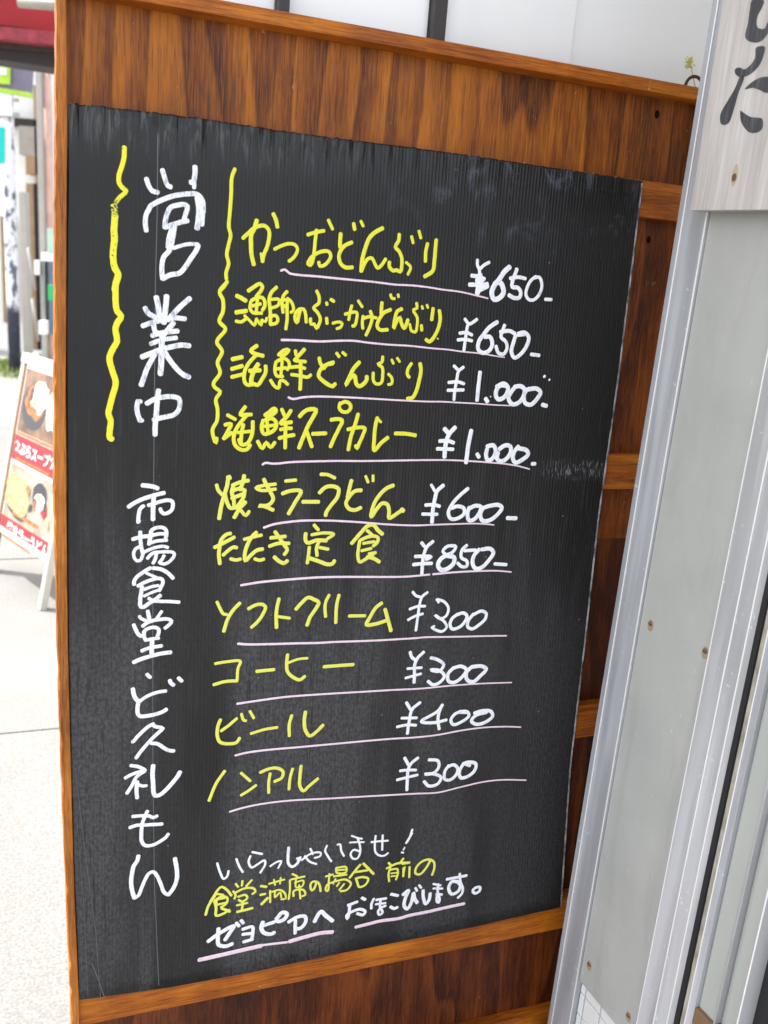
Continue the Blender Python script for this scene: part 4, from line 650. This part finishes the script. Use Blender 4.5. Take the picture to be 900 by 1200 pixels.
for (a, b, c, d, tx) in ((33, 41, 290, 340, 'upper slanting white brace left of the tall white post'), (38, 45, 350, 400, 'lower slanting white brace just above the folding sign'), (50, 60, 345, 375, 'slanting white brace in front of the pinkish drain pipe')):
    q0 = at(a, c, 10.4); q1 = at(b, d, 10.4)
    o = tube('white_brace', [q0, (q0+q1)/2, q1], .018, WP, None, 8); tag(o, tx, 'brace', 'slanting white braces')
dw = empty('shop_doorway', Matrix.Translation(at(55, 380, 9.9)), 'narrow dark glass doorway low beside the tall white post', 'doorway')
kid(upright('door_glass', 50.5, 57, 306, 388, 9.95, .05, DARK), dw); kid(upright('door_jamb', 57.2, 58.6, 300, 392, 9.9, .1, TEAL_GREY), dw)
kid(upright('door_jamb', 51, 52.2, 306, 392, 9.9, .04, WP), dw)
o = upright('wall_box', 40, 46, 305, 322, 9.9, .15, WHT); tag(o, 'little white box on the tall white post', 'box')
o = upright('meter_box', 45, 53, 376, 392, 9.8, .15, WHT); tag(o, 'white meter box above the folding sign', 'box')

aw = empty('red_awning', Matrix.Translation(at(30, 60, 6.5)), 'red awning with dark fascia across the street at the top left', 'awning')
def slab(name, c4, Y0, depth, mat, root):          # four picture corners at distance Y0, given depth
    f = [at(x, y, Y0) for x, y in c4]; bk = [p+Vector((0, depth, 0)) for p in f]; vs = f+bk
    o = link(name, vs, [(0, 1, 2, 3), (7, 6, 5, 4), (0, 4, 5, 1), (1, 5, 6, 2), (2, 6, 7, 3), (3, 7, 4, 0)], mat)
    return kid(o, root) if root else o
slab('awning_cloth', [(-40, -60), (120, -40), (120, 44), (-40, 24)], 6.4, .3, RED, aw)
slab('awning_rail', [(-40, 27), (120, 42), (120, 58), (-40, 41)], 6.3, .12, PINKRED, aw)
slab('awning_fascia', [(-40, 41), (120, 56), (120, 88), (-40, 64)], 6.45, .3, BROWN, aw)
slab('awning_soffit', [(-40, 44), (120, 54), (120, 68), (-40, 52)], 6.42, .1, plain('awning_mesh', (.04, .026, .022), .8, 60, .5), aw)
q0 = at(22, 3, 6.1); q1 = at(110, 10, 6.1); o = tube('rolled_blind', [q0, (q0+q1)/2, q1], .03, BEIGE, None, 14); tag(o, 'beige rolled blind tube in front of the red awning', 'blind')

sg = empty('shop_sign', Matrix.Translation(at(15, 100, 9)), 'hanging shop sign with grey purple panel and lime green edge', 'sign')
slab('sign_panel', [(-30, 66), (36, 76), (34, 108), (-30, 98)], 9.0, .08, PURP, sg)
slab('sign_edge', [(-30, 98), (34, 108), (34, 113), (-30, 103)], 8.99, .10, LIME, sg)
slab('sign_square', [(-14, 71), (11.5, 73), (11.5, 99), (-14, 97)], 8.97, .02, LIME, sg)
slab('sign_mark', [(-2, 79), (7.5, 80), (7.5, 88), (-2, 87)], 8.955, .01, WHT, sg)
ts = empty('teal_sign', Matrix.Translation(at(3, 170, 9.3)), 'teal sign with white border at the left picture edge', 'sign')
slab('sign_border', [(-30, 141), (9, 143), (9, 196), (-30, 196)], 9.3, .08, WHT, ts)
slab('sign_face', [(-30, 148), (4.5, 149), (4.5, 191), (-30, 191)], 9.28, .015, TEAL, ts)
bx = upright('white_signboard', -20, 12, 108, 134, 9.4, .05, WHT); tag(bx, 'blank white board under the purple and lime sign', 'sign')
bx = upright('white_cabinet', -30, 10, 222, 252, 10.9, .3, WHT); tag(bx, 'white cabinet fixed on the wall left of the mottled pole', 'cabinet')

m = Mat('flaking_pole_paint', rough=.6)
vz = m.xyz(2); n1 = m.noise(m.coord((11, 11, 6)), 1, 5, .7)
fk = m.ramp(n1, [(.44, 0), (.49, 1)]); col = m.mix(fk, (.10, .12, .17), (.72, .73, .76))
col = m.mix(m.maprange(vz, 0.658, 0.658+.12), m.mix(m.ramp(n1, [(.6, 0), (.68, 1)]), (.028, .034, .055), (.45, .46, .5)), col)
m.set('Base Color', col); POLE = m.m
g = at(18, 442, 10.1); top = at(18, 100, 10.1)
o = tube('street_pole', [(g.x, 10.1, z) for z in (0, 1, 2, 3, top.z)], .066, POLE, None, 16); tag(o, 'round pole with mottled flaking white paint and dark blue base', 'pole')
for z0, z1, xx in ((at(18, 122, 10.1).z, at(18, 118, 10.1).z, 'upper'), (at(18, 141, 10.1).z, at(18, 135, 10.1).z, 'lower')):
    q = tube('pole_bracket', [(g.x-.13, 10.03, z0), (g.x, 10.0, (z0+z1)/2+.01), (g.x+.16, 10.03, z1)], .022, WP, None, 8); tag(q, xx+' white clamp bracket on the mottled pole', 'bracket', 'clamp brackets on the mottled pole')
# grass strip at the foot of the house wall
bm_v, bm_f = [], []
for k in range(2600):
    p = Vector((random.uniform(-6.0, -3.2), random.uniform(9.6, 10.9), 0)); h = random.uniform(.04, .12); a = random.uniform(0, 6.28); r_ = .008
    b = len(bm_v); bm_v += [p+Vector((math.cos(a)*r_, math.sin(a)*r_, 0)), p-Vector((math.cos(a)*r_, math.sin(a)*r_, 0)), p+Vector((random.uniform(-.04, .04), random.uniform(-.04, .04), h))]; bm_f.append((b, b+1, b+2))
gr = link('grass_strip', bm_v, bm_f, plain('verge_grass', (.16, .22, .04), .8, 4, .4)); tag(gr, 'strip of green grass at the foot of the mottled pole', 'grass', None, 'stuff')

# ------------------------------------------------------------------ folding sign on the pavement
G = Vector((-1.4302, 3.5109, 0)); az = math.radians(45)
e = Vector((-math.sin(az), math.cos(az), 0)); away = Vector((math.cos(az), math.sin(az), 0)); upv = (away*.2+Vector((0, 0, 1)))
Lh = upv.length; upn = upv/Lh; nrm = upn.cross(-e).normalized()
# local frame: x from left foot to right foot (seen from the front), y up the leaning face, z out of the face
SM = frame(G+e*.6, tuple(-e), tuple(upn), tuple((-e).cross(upn)))
af = empty('folding_sign', SM, 'white framed folding menu sign with food pictures standing on the pavement', 'sign')
HH = 1.02*Lh
boxes('frame_leg', [(0, .035, 0.0, HH, -.03, .0)], WP, af, .003)
boxes('frame_leg', [(.565, .60, 0.0, HH, -.03, .0)], WP, af, .003)
boxes('leg_side', [(.0355, .052, 0.02, HH-.05, -.020, -.002)], ORW, af, .001)
boxes('top_rail', [(-.004, .604, HH-.045, HH+.002, -.032, .003)], WP, af, .004)
boxes('bottom_rail', [(.036, .564, .205, .235, -.028, -.002)], WP, af, .003)
back = boxes('rear_frame', [(0, .035, 0, HH, -.03, 0), (.565, .60, 0, HH, -.03, 0), (.036, .564, .25, .28, -.028, -.002)], WP, af, .003)
back.matrix_local = Matrix.Translation((0, HH-.01, -.034)) @ Matrix.Rotation(math.radians(24), 4, 'X') @ Matrix.Translation((0, -HH+.01, 0))
po = boxes('poster', [(.0525, .564, .236, HH-.046, -.012, -.006)], WHT, af, .001)
PR = lambda nm, x0, x1, y0, y1, mt, z=0: boxes(nm, [(x0, x1, y0, y1, -.0058+z, -.0050+z)], mt, po, 0)
PRED = plain('red_poster_print', (.34, .012, .02), .5, 5, .05); FOOD = D.materials
def ell(nm, cx, cy, rx, ry, mt, z=0, rot=0, jag=0):
    pl = []
    for k in range(28):
        t = 6.2832*k/28; q = 1+jag*noise.noise((cx*9+math.cos(t)*2, math.sin(t)*2, cy*7))
        x, y = rx*math.cos(t)*q, ry*math.sin(t)*q; pl.append((cx+x*math.cos(rot)-y*math.sin(rot), cy+x*math.sin(rot)+y*math.cos(rot)))
    return prism(nm, pl, -.0048+z, -.0043+z, mt, po)
PHO = plain('photo_background_print', (.17, .10, .06), .5, 9, .5); PHO2 = plain('pale_photo_print', (.30, .26, .20), .5, 9, .4)
BOWL = plain('dark_bowl_print', (.035, .035, .05), .4); RICE = plain('white_food_print', (.55, .53, .50), .5, 40, .2); NOOD = plain('noodle_print', (.36, .30, .15), .5, 50, .35); CURRY = plain('orange_food_print', (.32, .12, .03), .5, 30, .4)
yt = HH-.05
PR('photo_print', .062, .55, yt-.30, yt-.012, PHO)
ell('bowl_print', .20, yt-.17, .125, .105, BOWL, 0); ell('food_print', .21, yt-.145, .105, .078, CURRY, .0006, 0, .2); ell('food_print', .25, yt-.12, .085, .07, RICE, .0012, 0, .3); ell('food_print', .42, yt-.16, .10, .09, RICE, 0, 0, .3)
PR('caption_strip', .062, .55, yt-.315, yt-.302, CURRY, .0002)
PR('red_band', .0575, .56, yt-.435, yt-.318, PRED)
PR('photo_print', .062, .555, yt-.70, yt-.45, PHO2)
for k in range(9): ell('food_print', .15+.02*(k % 4)+random.uniform(-.02, .02), yt-.12-.02*(k//3)+random.uniform(-.015, .015), .018, .013, (CURRY, BOWL, RICE, NOOD)[k % 4], .0018+k*.0001, k, .3)
for k in range(10): ell('food_print', .33+random.uniform(-.05, .2), yt-.60+random.uniform(-.05, .09), .022, .015, (BOWL, CURRY, NOOD, PRED)[k % 4], .0014+k*.0001, k, .3)
ell('bowl_print', .17, yt-.615, .145, .06, BOWL, 0, -.3); ell('food_print', .18, yt-.575, .14, .085, NOOD, .0006, -.2, .3); ell('food_print', .40, yt-.53, .07, .055, BOWL, .0003, 0, .2); ell('food_print', .41, yt-.56, .055, .04, RICE, .001, 0, .2)
PR('caption_strip', .16, .44, yt-.672, yt-.655, CURRY, .0009)
PR('red_band', .0575, .56, .237, yt-.70, PRED, .0001)
def words(txt, size, x, y, mt, name='poster_lettering', off=.0):
    cu = D.curves.new('t', 'FONT'); cu.body = txt; cu.size = size; cu.offset = off; cu.extrude = .0002; cu.align_x = 'LEFT'
    to = D.objects.new('t', cu); C.objects.link(to); bpy.context.view_layer.update()
    me = D.meshes.new_from_object(to.evaluated_get(bpy.context.evaluated_depsgraph_get())); D.objects.remove(to)
    me.materials.clear(); me.materials.append(mt); o = D.objects.new(name, me); C.objects.link(o); o.parent = po; o.location = (x, y, -.0042); return o
words('なぶらスープカレー', .062, .065, yt-.395, WHT, off=.0016)
words('焼きラーうどん', .062, .13, yt-.765, WHT, off=.0016)
PR('caption_strip', .10, .46, yt-.428, yt-.418, CURRY, .0009); PR('caption_strip', .10, .40, yt-.795, yt-.785, CURRY, .0009)
